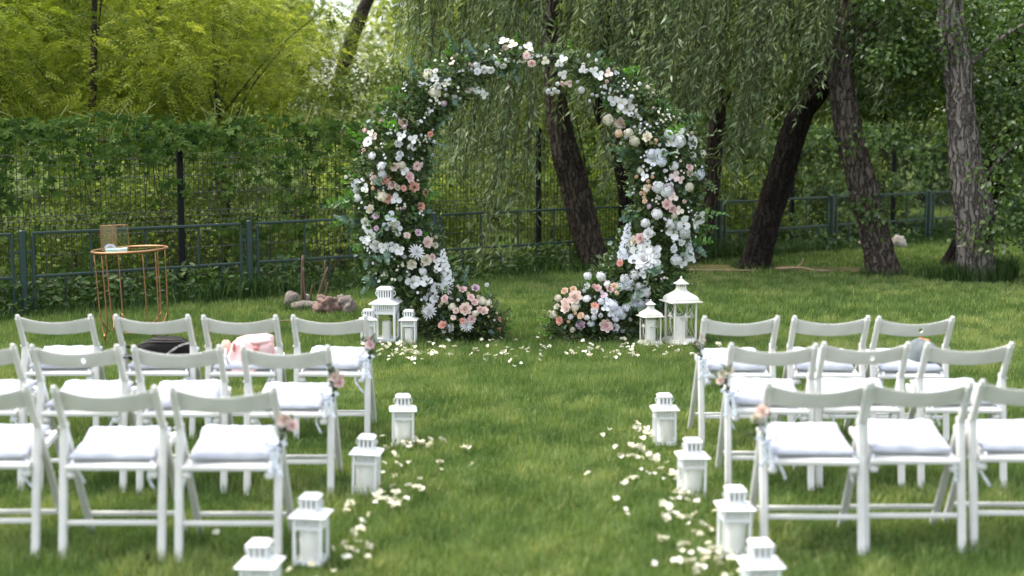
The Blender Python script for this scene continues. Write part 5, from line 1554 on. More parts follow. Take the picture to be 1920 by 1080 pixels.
# ------------------------------------------------------------------ posies tied to the aisle chairs
def posy(label, M, side, blooms, k):
    loc = M @ Vector((0.203 * side, 0.035, 0.475))
    root = thing('chair_posy', label, 'posy', loc, (0, 0, 0), 'posies tied to the aisle chairs')
    root.scale = (0.84,) * 3
    r = random.Random(900 + k)
    mb = MB()
    for q in range(5):
        mb.tube([(0.006 * q - 0.012, -0.03, -0.05 - 0.01 * q), (0.02 * side + 0.004 * q, -0.04, 0.03), ((0.015 + 0.014 * q) * side, -0.045, 0.10)], 0.003, 5)
    mb.part('stems', 'stem_green', root)
    for dx, dz, kind, col, s in blooms:
        n = Vector((dx * side * 3, -1, 0.5 + dz)).normalized()
        q = n.to_track_quat('Z', 'Y')
        o = obj(BLOOM_NAME[kind], bloom_mesh(kind, col), root, loc=(dx * side, -0.055, dz), rot=q.to_euler())
        o.scale = (s * 0.84,) * 3
    for q in range(9):
        put = (r.choice(('dark_sprig', 'fern_sprig', 'dark_sprig')))
        o = put_sprig(put, root, ((0.01 + r.uniform(-0.01, 0.03)) * side, -0.035, 0.02 + 0.012 * q), (r.gauss(0.35 * side, 0.5), -0.4, r.uniform(0.1, 1.0)), 0.36)
    rb = MB()
    for s in (-1, 1):
        loop = [(0, -0.045, 0)] + [(s * 0.045 * math.sin(a) * (1 + 0.3 * math.cos(a)), -0.05 - 0.012 * math.sin(a), 0.020 * math.sin(2 * a) + 0.008) for a in [math.pi * t / 8 for t in range(1, 8)]] + [(0, -0.045, 0)]
        for a, b in zip(loop, loop[1:]):
            rb.bar(a, b, 0.026, 0.002, up=(0, 0, 1), ch=0.0005)
    rb.box((0, -0.046, 0), (0.022, 0.02, 0.026), 0.004)
    for s in (-1, 1):
        tail = smooth_path([(0, -0.045, 0), (s * 0.015, -0.055, -0.04), (s * 0.012 + r.uniform(-0.015, 0.015), -0.05, -0.085), (s * 0.03, -0.055, -0.125 - 0.03 * r.random())], 8)
        for a, b in zip(tail, tail[1:]):
            rb.bar(tuple(a), tuple(b), 0.022, 0.002, up=(0, 1, 0.2), ch=0.0005)
    rb.box((-0.01 * side, 0.01, 0.0), (0.050, 0.075, 0.02), 0.004)
    rb.part('ribbon', 'ribbon_white', root, smooth=True)
posy('pink rose posy with white ribbon on aisle chair of the left nearest row', CM['la2'], 1, [(0.045, 0.125, 'r', 'b', 0.085), (0.085, 0.10, 'r', 'p', 0.07), (0.02, 0.15, 'b', 'c', 0.045)], 1)
posy('pink carnation posy with white ribbon on aisle chair of the left middle row', CM['lb3'], 1, [(0.035, 0.11, 'r', 'b', 0.075), (0.06, 0.075, 'r', 'p', 0.075), (0.05, 0.14, 'b', 'c', 0.05), (0.075, 0.11, 'u', 'b', 0.05)], 2)
posy('pale pink posy with white bow on aisle chair of the left row nearest the arch', CM['lc3'], 1, [(0.03, 0.09, 'r', 'p', 0.085), (0.02, 0.13, 'u', 'p', 0.06), (0.06, 0.10, 'u', 'w', 0.03)], 3)
posy('pale rose posy with white ribbon on aisle chair of the right nearest row', CM['ra0'], 1 * -1, [(0.025, 0.145, 'r', 'b', 0.085), (0.055, 0.11, 'r', 'c', 0.065), (0.03, 0.06, 'b', 'w', 0.05), (0.025, 0.025, 'b', 'w', 0.04)], 4)
posy('cream rose posy with white ribbon on aisle chair of the right middle row', CM['rb0'], -1, [(0.01, 0.13, 'r', 'c', 0.07), (0.045, 0.11, 'r', 'c', 0.065), (0.06, 0.07, 'r', 'b', 0.06), (0.02, 0.16, 'u', 'w', 0.04)], 5)
posy('small pink bud posy on aisle chair of the right row nearest the arch', CM['rc0'], -1, [(0.0, 0.13, 'b', 'b', 0.05), (0.04, 0.105, 'b', 'p', 0.045), (0.02, 0.16, 'u', 'p', 0.035)], 6)

# ------------------------------------------------------------------ plain white lanterns and their candles
def lantern_proto(name, label, w, h, slots, top_slots):
    root = thing(name, label, 'lantern')
    b = w * 0.80                      # body width
    def part(n, fn, mat='lantern_white', smooth=False):
        mb = MB(); fn(mb)
        return mb.part(n, mat, root, smooth)
    zb = 0.05 * h; zr = 0.70 * h
    part('base', lambda m: (m.box((0, 0, zb * 0.35), (b * 1.04, b * 1.04, zb * 0.7)), m.box((0, 0, zb * 0.85), (b * 0.94, b * 0.94, zb * 0.3))))
    pw = 0.10 * b
    for sx in (-1, 1):
        for sy in (-1, 1):
            part('corner_post', lambda m: m.bar((sx * (b - pw) / 2, sy * (b - pw) / 2, zb * 0.5), (sx * (b - pw) / 2, sy * (b - pw) / 2, zr), pw, pw, up=(0, 1, 0), ch=0.001))
    z0, z1 = 0.53 * h, 0.70 * h      # band with upright slots
    inner = b - 2 * pw
    for k in range(4):
        def band(m):
            t = 0.004
            q = Matrix.Rotation(k * math.pi / 2, 4, 'Z')
            mb2 = MB()
            y = -(b / 2 - t)
            mb2.bar((-inner / 2, y, z0 + 0.012 * h), (inner / 2, y, z0 + 0.012 * h), t, 0.050 * h, ch=0.0005)
            mb2.bar((-inner / 2, y, z1 - 0.012 * h), (inner / 2, y, z1 - 0.012 * h), t, 0.030 * h, ch=0.0005)
            for i in range(slots + 1):
                x = -inner / 2 + inner * i / slots
                mb2.bar((x, y, z0 + 0.03 * h), (x, y, z1 - 0.02 * h), inner / slots * 0.52, t * 0.8, up=(0, 1, 0), ch=0.0004)
            m.add([tuple(q @ Vector(v)) for v in mb2.v], mb2.f)
        part('slotted_panel', band)
        def low_rail(m):
            q = Matrix.Rotation(k * math.pi / 2, 4, 'Z')
            m2 = MB(); m2.bar((-inner / 2, -(b / 2 - 0.004), zb + 0.012 * h), (inner / 2, -(b / 2 - 0.004), zb + 0.012 * h), 0.004, 0.030 * h, ch=0.0005)
            m.add([tuple(q @ Vector(v)) for v in m2.v], m2.f)
        part('bottom_rail', low_rail)
        def pane(m):
            q = Matrix.Rotation(k * math.pi / 2, 4, 'Z')
            y = -(b / 2 - 0.011)
            vs = [(-inner / 2, y, zb + 0.02 * h), (inner / 2, y, zb + 0.02 * h), (inner / 2, y, z0), (-inner / 2, y, z0)]
            m.add([tuple(q @ Vector(v)) for v in vs], [(0, 1, 2, 3)])
        part('glass_pane', pane, 'clear_glass')
    part('roof', lambda m: m.lathe([(b * 0.47, zr - 0.002), (w / 2, zr), (w / 2, zr + 0.012 * h), (w * 0.25, zr + 0.070 * h), (0.001, zr + 0.072 * h)], square=True))
    cw = w * 0.46; zc = zr + 0.060 * h; zt = 0.955 * h
    def chim(m):
        t = 0.004
        for k in range(4):
            q = Matrix.Rotation(k * math.pi / 2, 4, 'Z')
            mb2 = MB(); y = -(cw / 2 - t / 2)
            mb2.bar((-cw / 2, y, zc + 0.025 * h), (cw / 2, y, zc + 0.025 * h), t, 0.055 * h, ch=0.0005)
            mb2.bar((-cw / 2, y, zt - 0.012 * h), (cw / 2, y, zt - 0.012 * h), t, 0.03 * h, ch=0.0005)
            for i in range(top_slots + 1):
                x = -cw / 2 + t + (cw - 2 * t) * i / top_slots
                mb2.bar((x, y, zc + 0.04 * h), (x, y, zt - 0.02 * h), cw / top_slots * 0.5, t * 0.8, up=(0, 1, 0), ch=0.0004)
            m.add([tuple(q @ Vector(v)) for v in mb2.v], mb2.f)
    part('chimney', chim)
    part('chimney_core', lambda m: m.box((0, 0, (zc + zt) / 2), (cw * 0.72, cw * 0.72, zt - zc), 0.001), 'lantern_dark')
    part('cap', lambda m: m.lathe([(cw * 0.46, zt - 0.002), (cw * 0.60, zt), (cw * 0.60, zt + 0.010 * h), (cw * 0.42, h), (0.001, h)], square=True))
    for s in (-1, 1):
        def ring(m):
            r = 0.052 * h
            m.tube([(s * (cw / 2 + r * 1.1 * math.sin(a)), 0, (zc + zt) / 2 + 0.02 * h + r * 1.05 * math.cos(a)) for a in [math.pi * t / 10 for t in range(11)]], 0.0085 * h, 6)
        part('handle', ring, smooth=True)
    return root

def candle(label, loc, r, h, group):
    root = thing('candle', label, 'candle', loc, group=group)
    mb = MB()
    mb.lathe([(r * 0.96, 0), (r, 0.004), (r, h - 0.005), (r * 0.95, h), (r * 0.75, h - 0.004), (r * 0.2, h - 0.006)], 24)
    me = mb.mesh('wax', 'candle_wax', True); me.set_sharp_from_angle(angle=R(40))
    obj('wax', me, root)
    mb = MB(); mb.tube([(0, 0, h - 0.006), (0.001, 0, h + 0.004), (0.003, 0, h + 0.010)], 0.0012, 5)
    mb.part('wick', 'wick_black', root)
    return root

SW, SH = 0.152, 0.285
LAN = [
    ('aisle, left side, first from the arch, beside the left chairs', -0.615, 7.86, 0.10, 0.015),
    ('aisle, left side, second from the arch', -0.713, 6.79, -0.06, 0.03),
    ('aisle, left side, third from the arch', -0.822, 5.66, -0.12, 0.01),
    ('aisle, left side, nearest the camera and cut off below', -0.908, 5.00, -0.10, -0.015),
    ('aisle, right side, first from the arch, beside the right chairs', 0.86, 7.88, 0.02, -0.01),
    ('aisle, right side, second from the arch', 0.865, 6.71, 0.06, 0.015),
    ('aisle, right side, third from the arch', 0.925, 5.78, 0.05, 0.012),
    ('aisle, right side, nearest the camera and cut off below', 0.90, 5.00, 0.06, -0.01),
]
pro = None
GA, GC = 'small white lanterns along the aisle', 'candles in the aisle lanterns'
for k, (lab, x, y, rz, tilt) in enumerate(LAN):
    lb = 'small white lantern, ' + lab
    if pro is None:
        pro = lantern_proto('candle_lantern', lb, SW, SH, 6, 3)
        pro['group'] = GA; pro.location = (x, y, -0.004); pro.rotation_euler = (0, tilt, rz)
    else:
        dup(pro, (x, y, -0.004), (0, tilt, rz), lb)
    candle('white candle in lantern, ' + lab, (x, y, -0.004 + 0.0147), 0.045, 0.135, GC)
for k, (lab, x, y, rz) in enumerate([('left of the big lantern by the arch, partly behind a chair', -1.19, 11.66, 0.06), ('right of the big lantern by the arch', -0.852, 11.64, -0.05)]):
    o = dup(pro, (x, y, 0.0), (0, 0, rz), 'small white slotted lantern ' + lab)
    o['group'] = 'lanterns at the left foot of the arch'
    candle('candle inside small lantern ' + lab, (x, y, 0.0147), 0.036, 0.12, 'candles in lanterns at the left foot of the arch')
big = lantern_proto('candle_lantern', 'big white slotted lantern at the left foot of the arch', 0.245, 0.462, 9, 5)
big.location = (-1.052, 11.76, 0.0); big.rotation_euler = (0, 0, -0.10)
big['group'] = 'lanterns at the left foot of the arch'
candle('pillar candle inside the big lantern at the left foot of the arch', (-1.045, 11.74, 0.024), 0.037, 0.15, 'candles in lanterns at the left foot of the arch')

# ------------------------------------------------------------------ ornate ivory lanterns
def ornate(label, loc, rz, w, h):
    root = thing('ornate_lantern', label, 'lantern', loc, (0, 0, rz), 'ornate lanterns at the right foot of the arch')
    def part(n, fn, mat='lantern_ivory', smooth=False):
        mb = MB(); fn(mb)
        return mb.part(n, mat, root, smooth)
    b = w * 0.74
    zb, ze = 0.075 * h, 0.62 * h
    part('base', lambda m: m.lathe([(w * 0.44, 0.0), (w * 0.49, 0.012 * h), (w * 0.47, 0.035 * h), (w * 0.42, 0.05 * h), (w * 0.40, zb), (0.001, zb)], square=True))
    pw = 0.07 * b
    for sx in (-1, 1):
        for sy in (-1, 1):
            part('corner_post', lambda m: m.bar((sx * (b - pw) / 2, sy * (b - pw) / 2, zb - 0.004), (sx * (b - pw) / 2, sy * (b - pw) / 2, ze), pw, pw, up=(0, 1, 0), ch=0.001))
    inner = b - 2 * pw
    for k in range(4):
        q = Matrix.Rotation(k * math.pi / 2, 4, 'Z')
        y = -(b / 2 - pw * 0.5)
        zm = (zb + ze) / 2; hh = (ze - zb) / 2
        def scroll(m):
            mb2 = MB()
            for s in (-1, 1):
                arc = [(s * inner * (0.5 - 0.46 * math.sin(math.pi * t / 12)), y, zm + hh * (-1 + 2 * t / 12)) for t in range(13)]
                mb2.tube(arc, 0.0065 * w, 5)
            # fleur-de-lis: middle leaf, two curling side leaves, band
            fz = zm + 0.06 * h; f = 0.085 * w
            mb2.lathe([(0.1 * f, -f), (0.5 * f, -0.2 * f), (0.62 * f, 0.35 * f), (0.25 * f, 1.1 * f), (0.02 * f, 1.6 * f)], 8, c=(0, y, fz))
            for s in (-1, 1):
                mb2.tube([(s * 0.2 * f, y, fz - 0.9 * f), (s * 0.75 * f, y, fz - 0.2 * f), (s * 1.4 * f, y, fz + 0.25 * f), (s * 1.9 * f, y, fz - 0.05 * f), (s * 1.75 * f, y, fz - 0.55 * f)], [0.16 * f, 0.26 * f, 0.32 * f, 0.28 * f, 0.12 * f], 6)
            mb2.box((0, y, fz - 0.95 * f), (1.3 * f, 0.5 * f, 0.35 * f), 0.001)
            mb2.tube([(0, y, fz - f), (0, y, zb)], 0.006 * w, 5)
            m.add([tuple(q @ Vector(v)) for v in mb2.v], mb2.f)
        part('scrollwork', scroll, smooth=True)
        for zz in (ze - 0.008 * h, zb + 0.007 * h):
            def rail(m):
                mb2 = MB()
                mb2.bar((-inner / 2, y, zz), (inner / 2, y, zz), pw * 0.8, 0.015 * h, ch=0.0006)
                m.add([tuple(q @ Vector(v)) for v in mb2.v], mb2.f)
            part('window_rail', rail)
        def pane(m):
            yy = y + 0.008
            m.add([tuple(q @ Vector(v)) for v in [(-inner / 2, yy, zb), (inner / 2, yy, zb), (inner / 2, yy, ze), (-inner / 2, yy, ze)]], [(0, 1, 2, 3)])
        part('glass_pane', pane, 'clear_glass')
    def roof(m):
        prof = [(w * 0.40, ze - 0.002), (w * 0.50, ze), (w * 0.50, ze + 0.016 * h), (w * 0.42, ze + 0.020 * h)]
        for t in range(9):
            f = t / 8
            prof.append((w * (0.41 - 0.29 * f + 0.055 * math.sin(math.pi * 2 * f)), ze + 0.02 * h + 0.205 * h * f))
        prof.append((0.001, ze + 0.226 * h))
        m.lathe(prof, square=True)
    part('roof', roof)
    zn = ze + 0.222 * h
    part('neck', lambda m: [m.bar((sx * w * 0.10, sy * w * 0.10, zn - 0.004), (sx * w * 0.10, sy * w * 0.10, zn + 0.045 * h), 0.028 * w, 0.028 * w, up=(0, 1, 0), ch=0.0006) for sx in (-1, -0.33, 0.33, 1) for sy in (-1, 1)] + [m.bar((sx * w * 0.10, sy * w * 0.10, zn - 0.004), (sx * w * 0.10, sy * w * 0.10, zn + 0.045 * h), 0.028 * w, 0.028 * w, up=(0, 1, 0), ch=0.0006) for sx in (-1, 1) for sy in (-0.33, 0.33)])
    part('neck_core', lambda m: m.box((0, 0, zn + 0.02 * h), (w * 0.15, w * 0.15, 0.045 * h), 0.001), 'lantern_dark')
    zc = zn + 0.042 * h
    part('cap', lambda m: m.lathe([(w * 0.12, zc - 0.002), (w * 0.185, zc), (w * 0.18, zc + 0.008 * h), (w * 0.085, zc + 0.045 * h), (w * 0.035, zc + 0.075 * h), (0.001, zc + 0.078 * h)], square=True))
    part('finial', lambda m: m.lathe([(0.012 * w, zc + 0.07 * h), (0.042 * w, zc + 0.085 * h), (0.03 * w, zc + 0.10 * h), (0.002, h)], 10), smooth=True)
    return root
ornate('tall ivory lantern with a curved roof and scrollwork at the right foot of the arch', (1.395, 11.66, 0), R(17), 0.275, 0.56)
ornate('shorter ivory lantern with a curved roof beside the flower mound', (1.14, 11.60, 0), R(17), 0.185, 0.375)
candle('pillar candle inside the tall ivory lantern', (1.39, 11.64, 0.042), 0.043, 0.185, 'candles in the ornate lanterns')
candle('pillar candle inside the shorter ivory lantern', (1.14, 11.60, 0.028), 0.042, 0.18, 'candles in the ornate lanterns')

# ------------------------------------------------------------------ gold table with glass box
def gold_table():
    root = thing('side_table', 'tall round gold wire table with a glass top by the railing', 'table', (-3.12, 11.70, 0), (0, R(-2.4), R(14)))
    T = 0.775; rad = 0.302
    mb = MB(); mb.tube([(rad * math.cos(a), rad * math.sin(a), T) for a in [2 * math.pi * k / 48 for k in range(48)]], 0.011, 8, closed=True)
    mb.part('rim', 'gold_metal', root, smooth=True)
    mb = MB(); mb.lathe([(rad * 0.985, T - 0.004), (rad * 0.985, T + 0.005)], 48)
    mb.part('glass_top', 'table_glass', root)
    for k in range(4):
        a = 2 * math.pi * k / 4 + 0.55
        def pol(r, da, z): return (r * math.cos(a + da), r * math.sin(a + da), z)
        mb = MB()
        for s in (-1, 1):
            pts = [pol(rad * 0.985, s * 0.20, T - 0.005), pol(rad * 0.97, s * 0.19, 0.45), pol(rad * 0.95, s * 0.18, 0.24), pol(rad * 0.94, s * 0.13, 0.15), pol(rad * 0.94, s * 0.02, 0.098)]
            mb.tube([tuple(p) for p in smooth_path(pts, 16)], 0.0058, 7)
        leg = mb.part('leg', 'gold_metal', root, smooth=True)
        mb = MB()
        mb.lathe([(0.004, 0.0), (0.010, 0.004), (0.007, 0.05), (0.008, 0.072), (0.0145, 0.082), (0.017, 0.092), (0.0145, 0.102), (0.005, 0.110)], 12, c=pol(rad * 0.94, 0, 0))
        mb.part('ball_foot', 'gold_metal', leg, smooth=True)
        mb = MB()
        b = a + math.pi / 2
        pts = [pol(rad * 0.95, 0.15, 0.22), pol(rad * 0.75, 0.35, 0.13), pol(rad * 0.66, math.pi / 4, 0.11), pol(rad * 0.75, math.pi / 2 - 0.35, 0.13), pol(rad * 0.95, math.pi / 2 - 0.15, 0.22)]
        mb.tube([tuple(p) for p in smooth_path(pts, 16)], 0.0045, 6)
        mb.part('brace', 'gold_metal', root, smooth=True)
gold_table()
TM = Matrix.Translation((-3.12, 11.70, 0)) @ Matrix.Rotation(R(14), 4, 'Z') @ Matrix.Rotation(R(-2.4), 4, 'Y')
def glass_box():
    p = TM @ Vector((-0.115, -0.03, 0.7805))
    root = thing('glass_box', 'open glass box with thin gold edges standing on the gold table', 'box', p, (0, R(-2.4), R(-38)))
    w, h = 0.155, 0.205
    c = [(-w / 2, -w / 2), (w / 2, -w / 2), (w / 2, w / 2), (-w / 2, w / 2)]
    for k in range(4):
        a, b = c[k], c[(k + 1) % 4]
        for nm, q0, q1 in (('edge', (*a, 0.0025), (*a, h)), ('edge', (*a, h), (*b, h)), ('edge', (*a, 0.0025), (*b, 0.0025))):
            mb = MB(); mb.bar(q0, q1, 0.0048, 0.0048, up=(0.3, 0.9, 0.1), ch=0.001)
            mb.part(nm, 'gold_metal', root)
        if k == 3:
            mb = MB(); mb.add([(a[0], a[1] * 0.96, 0.006), (b[0], b[1] * 0.96, 0.006), (b[0], b[1] * 0.96, h - 0.006), (a[0], a[1] * 0.96, h - 0.006)], [(0, 1, 2, 3)])
            mb.part('amber_pane', 'amber_glass', root, loc=(0.004, 0, 0))
        mb = MB(); mb.add([(*a, 0.004), (*b, 0.004), (*b, h - 0.003), (*a, h - 0.003)], [(0, 1, 2, 3)])
        mb.part('glass_pane', 'clear_glass', root)
    mb = MB(); mb.add([(*q, 0.004) for q in c], [(0, 1, 2, 3)])
    mb.part('mirror_base', 'table_glass', root)
glass_box()
def ring_book():
    p = TM @ Vector((-0.10, -0.195, 0.7812))
    root = thing('mint_folder', 'mint green folder lying on the gold table in front of glass box', 'folder', p, (0, R(-2.4), R(10)))
    mb = MB(); mb.box((0, 0, 0.004), (0.165, 0.11, 0.008), 0.002); mb.part('cover', 'mint_paper', root)
    mb = MB(); mb.box((0.004, 0, 0.0125), (0.150, 0.098, 0.008), 0.002); mb.part('pages', 'lantern_white', root)
    mb = MB(); mb.box((0, 0, 0.021), (0.165, 0.11, 0.008), 0.002); mb.part('cover', 'mint_paper', root)
    q = TM @ Vector((-0.145, -0.205, 0.7812 + 0.0265))
    r2 = thing('ribbon_coil', 'white coiled ribbon lying on the mint green folder', 'ribbon', q, (0, 0, 0.2))
    mb = MB()
    for s in (0.0, 0.5):
        pts = [(0.035 * math.cos(a) - 0.01 * s, -0.012 + 0.02 * s, 0.006 + 0.024 * math.sin(a)) for a in [math.pi * k / 12 for k in range(13)]]
        for a, b in zip(pts, pts[1:]):
            mb.bar(a, b, 0.018, 0.004, up=(0, 1, 0), ch=0.001)
    mb.part('loop', 'cushion_white', r2)
    mb = MB(); mb.box((0, 0, 0.003), (0.085, 0.04, 0.006), 0.002); mb.part('band', 'cushion_white', r2)
ring_book()

# ------------------------------------------------------------------ things left on chairs
def grid_solid(nu, nv, fn):
    """closed surface from a (u, v) map, u round, v bottom to top"""
    V, F = [], []
    for j in range(nv + 1):
        for i in range(nu):
            V.append(fn(2 * math.pi * i / nu, j / nv))
    for j in range(nv):
        for i in range(nu):
            a, b = j * nu + i, j * nu + (i + 1) % nu
            F.append((a, b, b + nu, a + nu))
    F.append(tuple(range(nu - 1, -1, -1)))
    F.append(tuple(nv * nu + i for i in range(nu)))
    return V, F

def black_bag():
    p = CM['lc1'] @ Vector((0.0, 0.19, 0.445))
    root = thing('black_bag', 'black rounded bag with lettered strap lying on a chair cushion', 'bag', p, (0, 0, R(4)))
    A, B, H = 0.185, 0.115, 0.125
    def fn(a, v):
        ca, sa = math.cos(a), math.sin(a)
        e = 0.72
        x = A * math.copysign(abs(ca) ** e, ca); y = B * math.copysign(abs(sa) ** e, sa)
        k = math.cos(v * math.pi / 2 * 0.97) ** 0.55
        z = H * math.sin(v * math.pi / 2) * (1 - 0.35 * max(0, -ca) ** 2 - 0.05 * ca)
        w = 0.010 * noise.noise((x * 14, y * 14, v * 3))
        return (x * k + w, y * k + w, z + w * 0.5)
    mb = MB(); mb.add(*grid_solid(36, 12, fn)); mb.part('body', 'bag_black', root, smooth=True)
    for off in (0.0, 0.022):
        pts = []
        for t in range(17):
            a = -math.pi * (0.06 + 0.88 * t / 16)
            x, y, z = fn(a, 0.62 + off * 5)
            pts.append((x * 1.01, y * 1.03, z + 0.004))
        mb = MB(); mb.tube(pts, 0.0035, 5); mb.part('piping', 'bag_trim', root, smooth=True)
    def strap(pts, text, size):
        P = smooth_path(pts, 12)
        mb = MB()
        for a, b in zip(P, P[1:]):
            mb.bar(tuple(a), tuple(b), 0.022, 0.004, up=(0, -1, 0.8), ch=0.0008)
        st = mb.part('strap', 'bag_black', root)
        cu = bpy.data.curves.new('lettering', 'FONT')
        cu.body = text; cu.size = size; cu.align_x = 'CENTER'; cu.align_y = 'CENTER'; cu.extrude = 0.0006
        tmp = bpy.data.objects.new('lettering_source', cu)
        COL.objects.link(tmp)
        me = bpy.data.meshes.new_from_object(tmp.evaluated_get(bpy.context.evaluated_depsgraph_get()))
        COL.objects.unlink(tmp); bpy.data.objects.remove(tmp)
        me.materials.clear(); me.materials.append(MATS['lettering_white'])
        # lay the word along the strap, each letter following its curve
        L = max(1e-6, max(v.co.x for v in me.vertices) * 2)
        seg = np.concatenate([[0], np.cumsum(np.linalg.norm(np.diff(P, axis=0), axis=1))]); tot = seg[-1]
        for v in me.vertices:
            s = (v.co.x / L + 0.5) * tot * 0.96 + tot * 0.02
            i = min(len(P) - 2, max(0, int(np.searchsorted(seg, s) - 1)))
            f = (s - seg[i]) / (seg[i + 1] - seg[i])
            c = Vector(P[i] + (P[i + 1] - P[i]) * f); d = Vector(P[i + 1] - P[i]).normalized()
            nrm = Vector((0, -1, 0.8)).normalized(); up = nrm.cross(d).normalized()
            n2 = d.cross(up)
            v.co = c + up * v.co.y + n2 * (0.0032 + v.co.z)
        me.name = 'lettering'
        obj('lettering', me, st)
    strap([(0.045, -0.128, 0.035), (0.085, -0.122, 0.066), (0.125, -0.110, 0.088), (0.175, -0.075, 0.097)], 'ACTION ACTION', 0.016)
    strap([(-0.235, -0.115, 0.028), (-0.20, -0.125, 0.030), (-0.155, -0.13, 0.034)], 'ACTION', 0.016)
    mb = MB()
    pts = smooth_path([(-0.15, -0.02, 0.06), (-0.20, -0.05, 0.075), (-0.235, -0.09, 0.06), (-0.24, -0.115, 0.025), (-0.20, -0.12, 0.008)], 14)
    for a, b in zip(pts, pts[1:]):
        mb.bar(tuple(a), tuple(b), 0.045, 0.008, up=(0, 0.2, 1), ch=0.002)
    mb.part('shoulder_strap', 'bag_black', root)
black_bag()

def pink_clothing():
    p = CM['lc2'] @ Vector((0.025, 0.145, 0.425))
    root = thing('pink_jacket', 'pale pink crumpled jacket heaped on a chair cushion', 'jacket', p, (0, 0, R(-4)))
    def fn(a, v):
        ca, sa = math.cos(a), math.sin(a)
        x = 0.135 * math.copysign(abs(ca) ** 0.6, ca); y = 0.105 * math.copysign(abs(sa) ** 0.6, sa)
        k = (1 - 0.22 * v ** 2) * (1.0 if v < 0.97 else 0.75)
        fold = 0.014 * noise.noise((ca * 2.6, sa * 2.6 + 3, v * 2.0)) + 0.008 * math.sin(6 * a + 5 * v)
        z = 0.148 * v * (1 + 0.10 * math.cos(a - 0.7) + 0.08 * noise.noise((ca * 2, sa * 2, 8)))
        lean = -0.03 * v
        return (x * k + fold * ca + 0.012 * v, y * k + fold * sa - lean, z - 0.075 * max(0, -sa) ** 2 * (1 - v) * max(0, 0.6 - ca))
    mb = MB(); mb.add(*grid_solid(44, 16, fn)); mb.part('body', 'cloth_pink', root, smooth=True)
    def rag(name, mat, c, sx, sy, sz, seed):
        def f(a, v):
            t = math.pi * (v - 0.5) * 0.98
            q = 1 + 0.22 * noise.noise((math.cos(a) * 1.8 + seed, math.sin(a) * 1.8, v * 3))
            return (c[0] + sx * math.cos(a) * math.cos(t) * q, c[1] + sy * math.sin(a) * math.cos(t) * q, c[2] + sz * math.sin(t) * q)
        mb = MB(); mb.add(*grid_solid(18, 10, f)); mb.part(name, mat, root, smooth=True)
    rag('sleeve', 'cloth_peach', (-0.150, 0.03, 0.085), 0.030, 0.035, 0.042, 1.0)
    rag('hood', 'cloth_pink', (0.075, -0.05, 0.135), 0.062, 0.045, 0.024, 2.0)
    rag('cuff', 'cloth_pink', (0.105, -0.06, 0.09), 0.045, 0.04, 0.05, 3.0)
    rag('lining', 'cloth_rose', (-0.068, -0.102, 0.108), 0.010, 0.012, 0.026, 4.0)
    rag('lining', 'cloth_rose', (0.058, -0.105, 0.100), 0.015, 0.010, 0.014, 5.0)
    mb = MB(); mb.tube([(-0.125, -0.075, 0.095), (-0.120, -0.09, 0.05), (-0.105, -0.10, 0.015)], 0.007, 6); mb.part('zip_edge', 'lettering_white', root, smooth=True)
    mb = MB()
    for a, b in zip(*(lambda q: (q, q[1:]))([tuple(t) for t in smooth_path([(-0.15, 0.0, 0.08), (-0.185, -0.02, 0.045), (-0.215, -0.03, 0.012)], 8)])):
        mb.bar(a, b, 0.020, 0.006, up=(0, 1, 0.5), ch=0.001)
    mb.part('strap', 'card_paper', root)
pink_clothing()

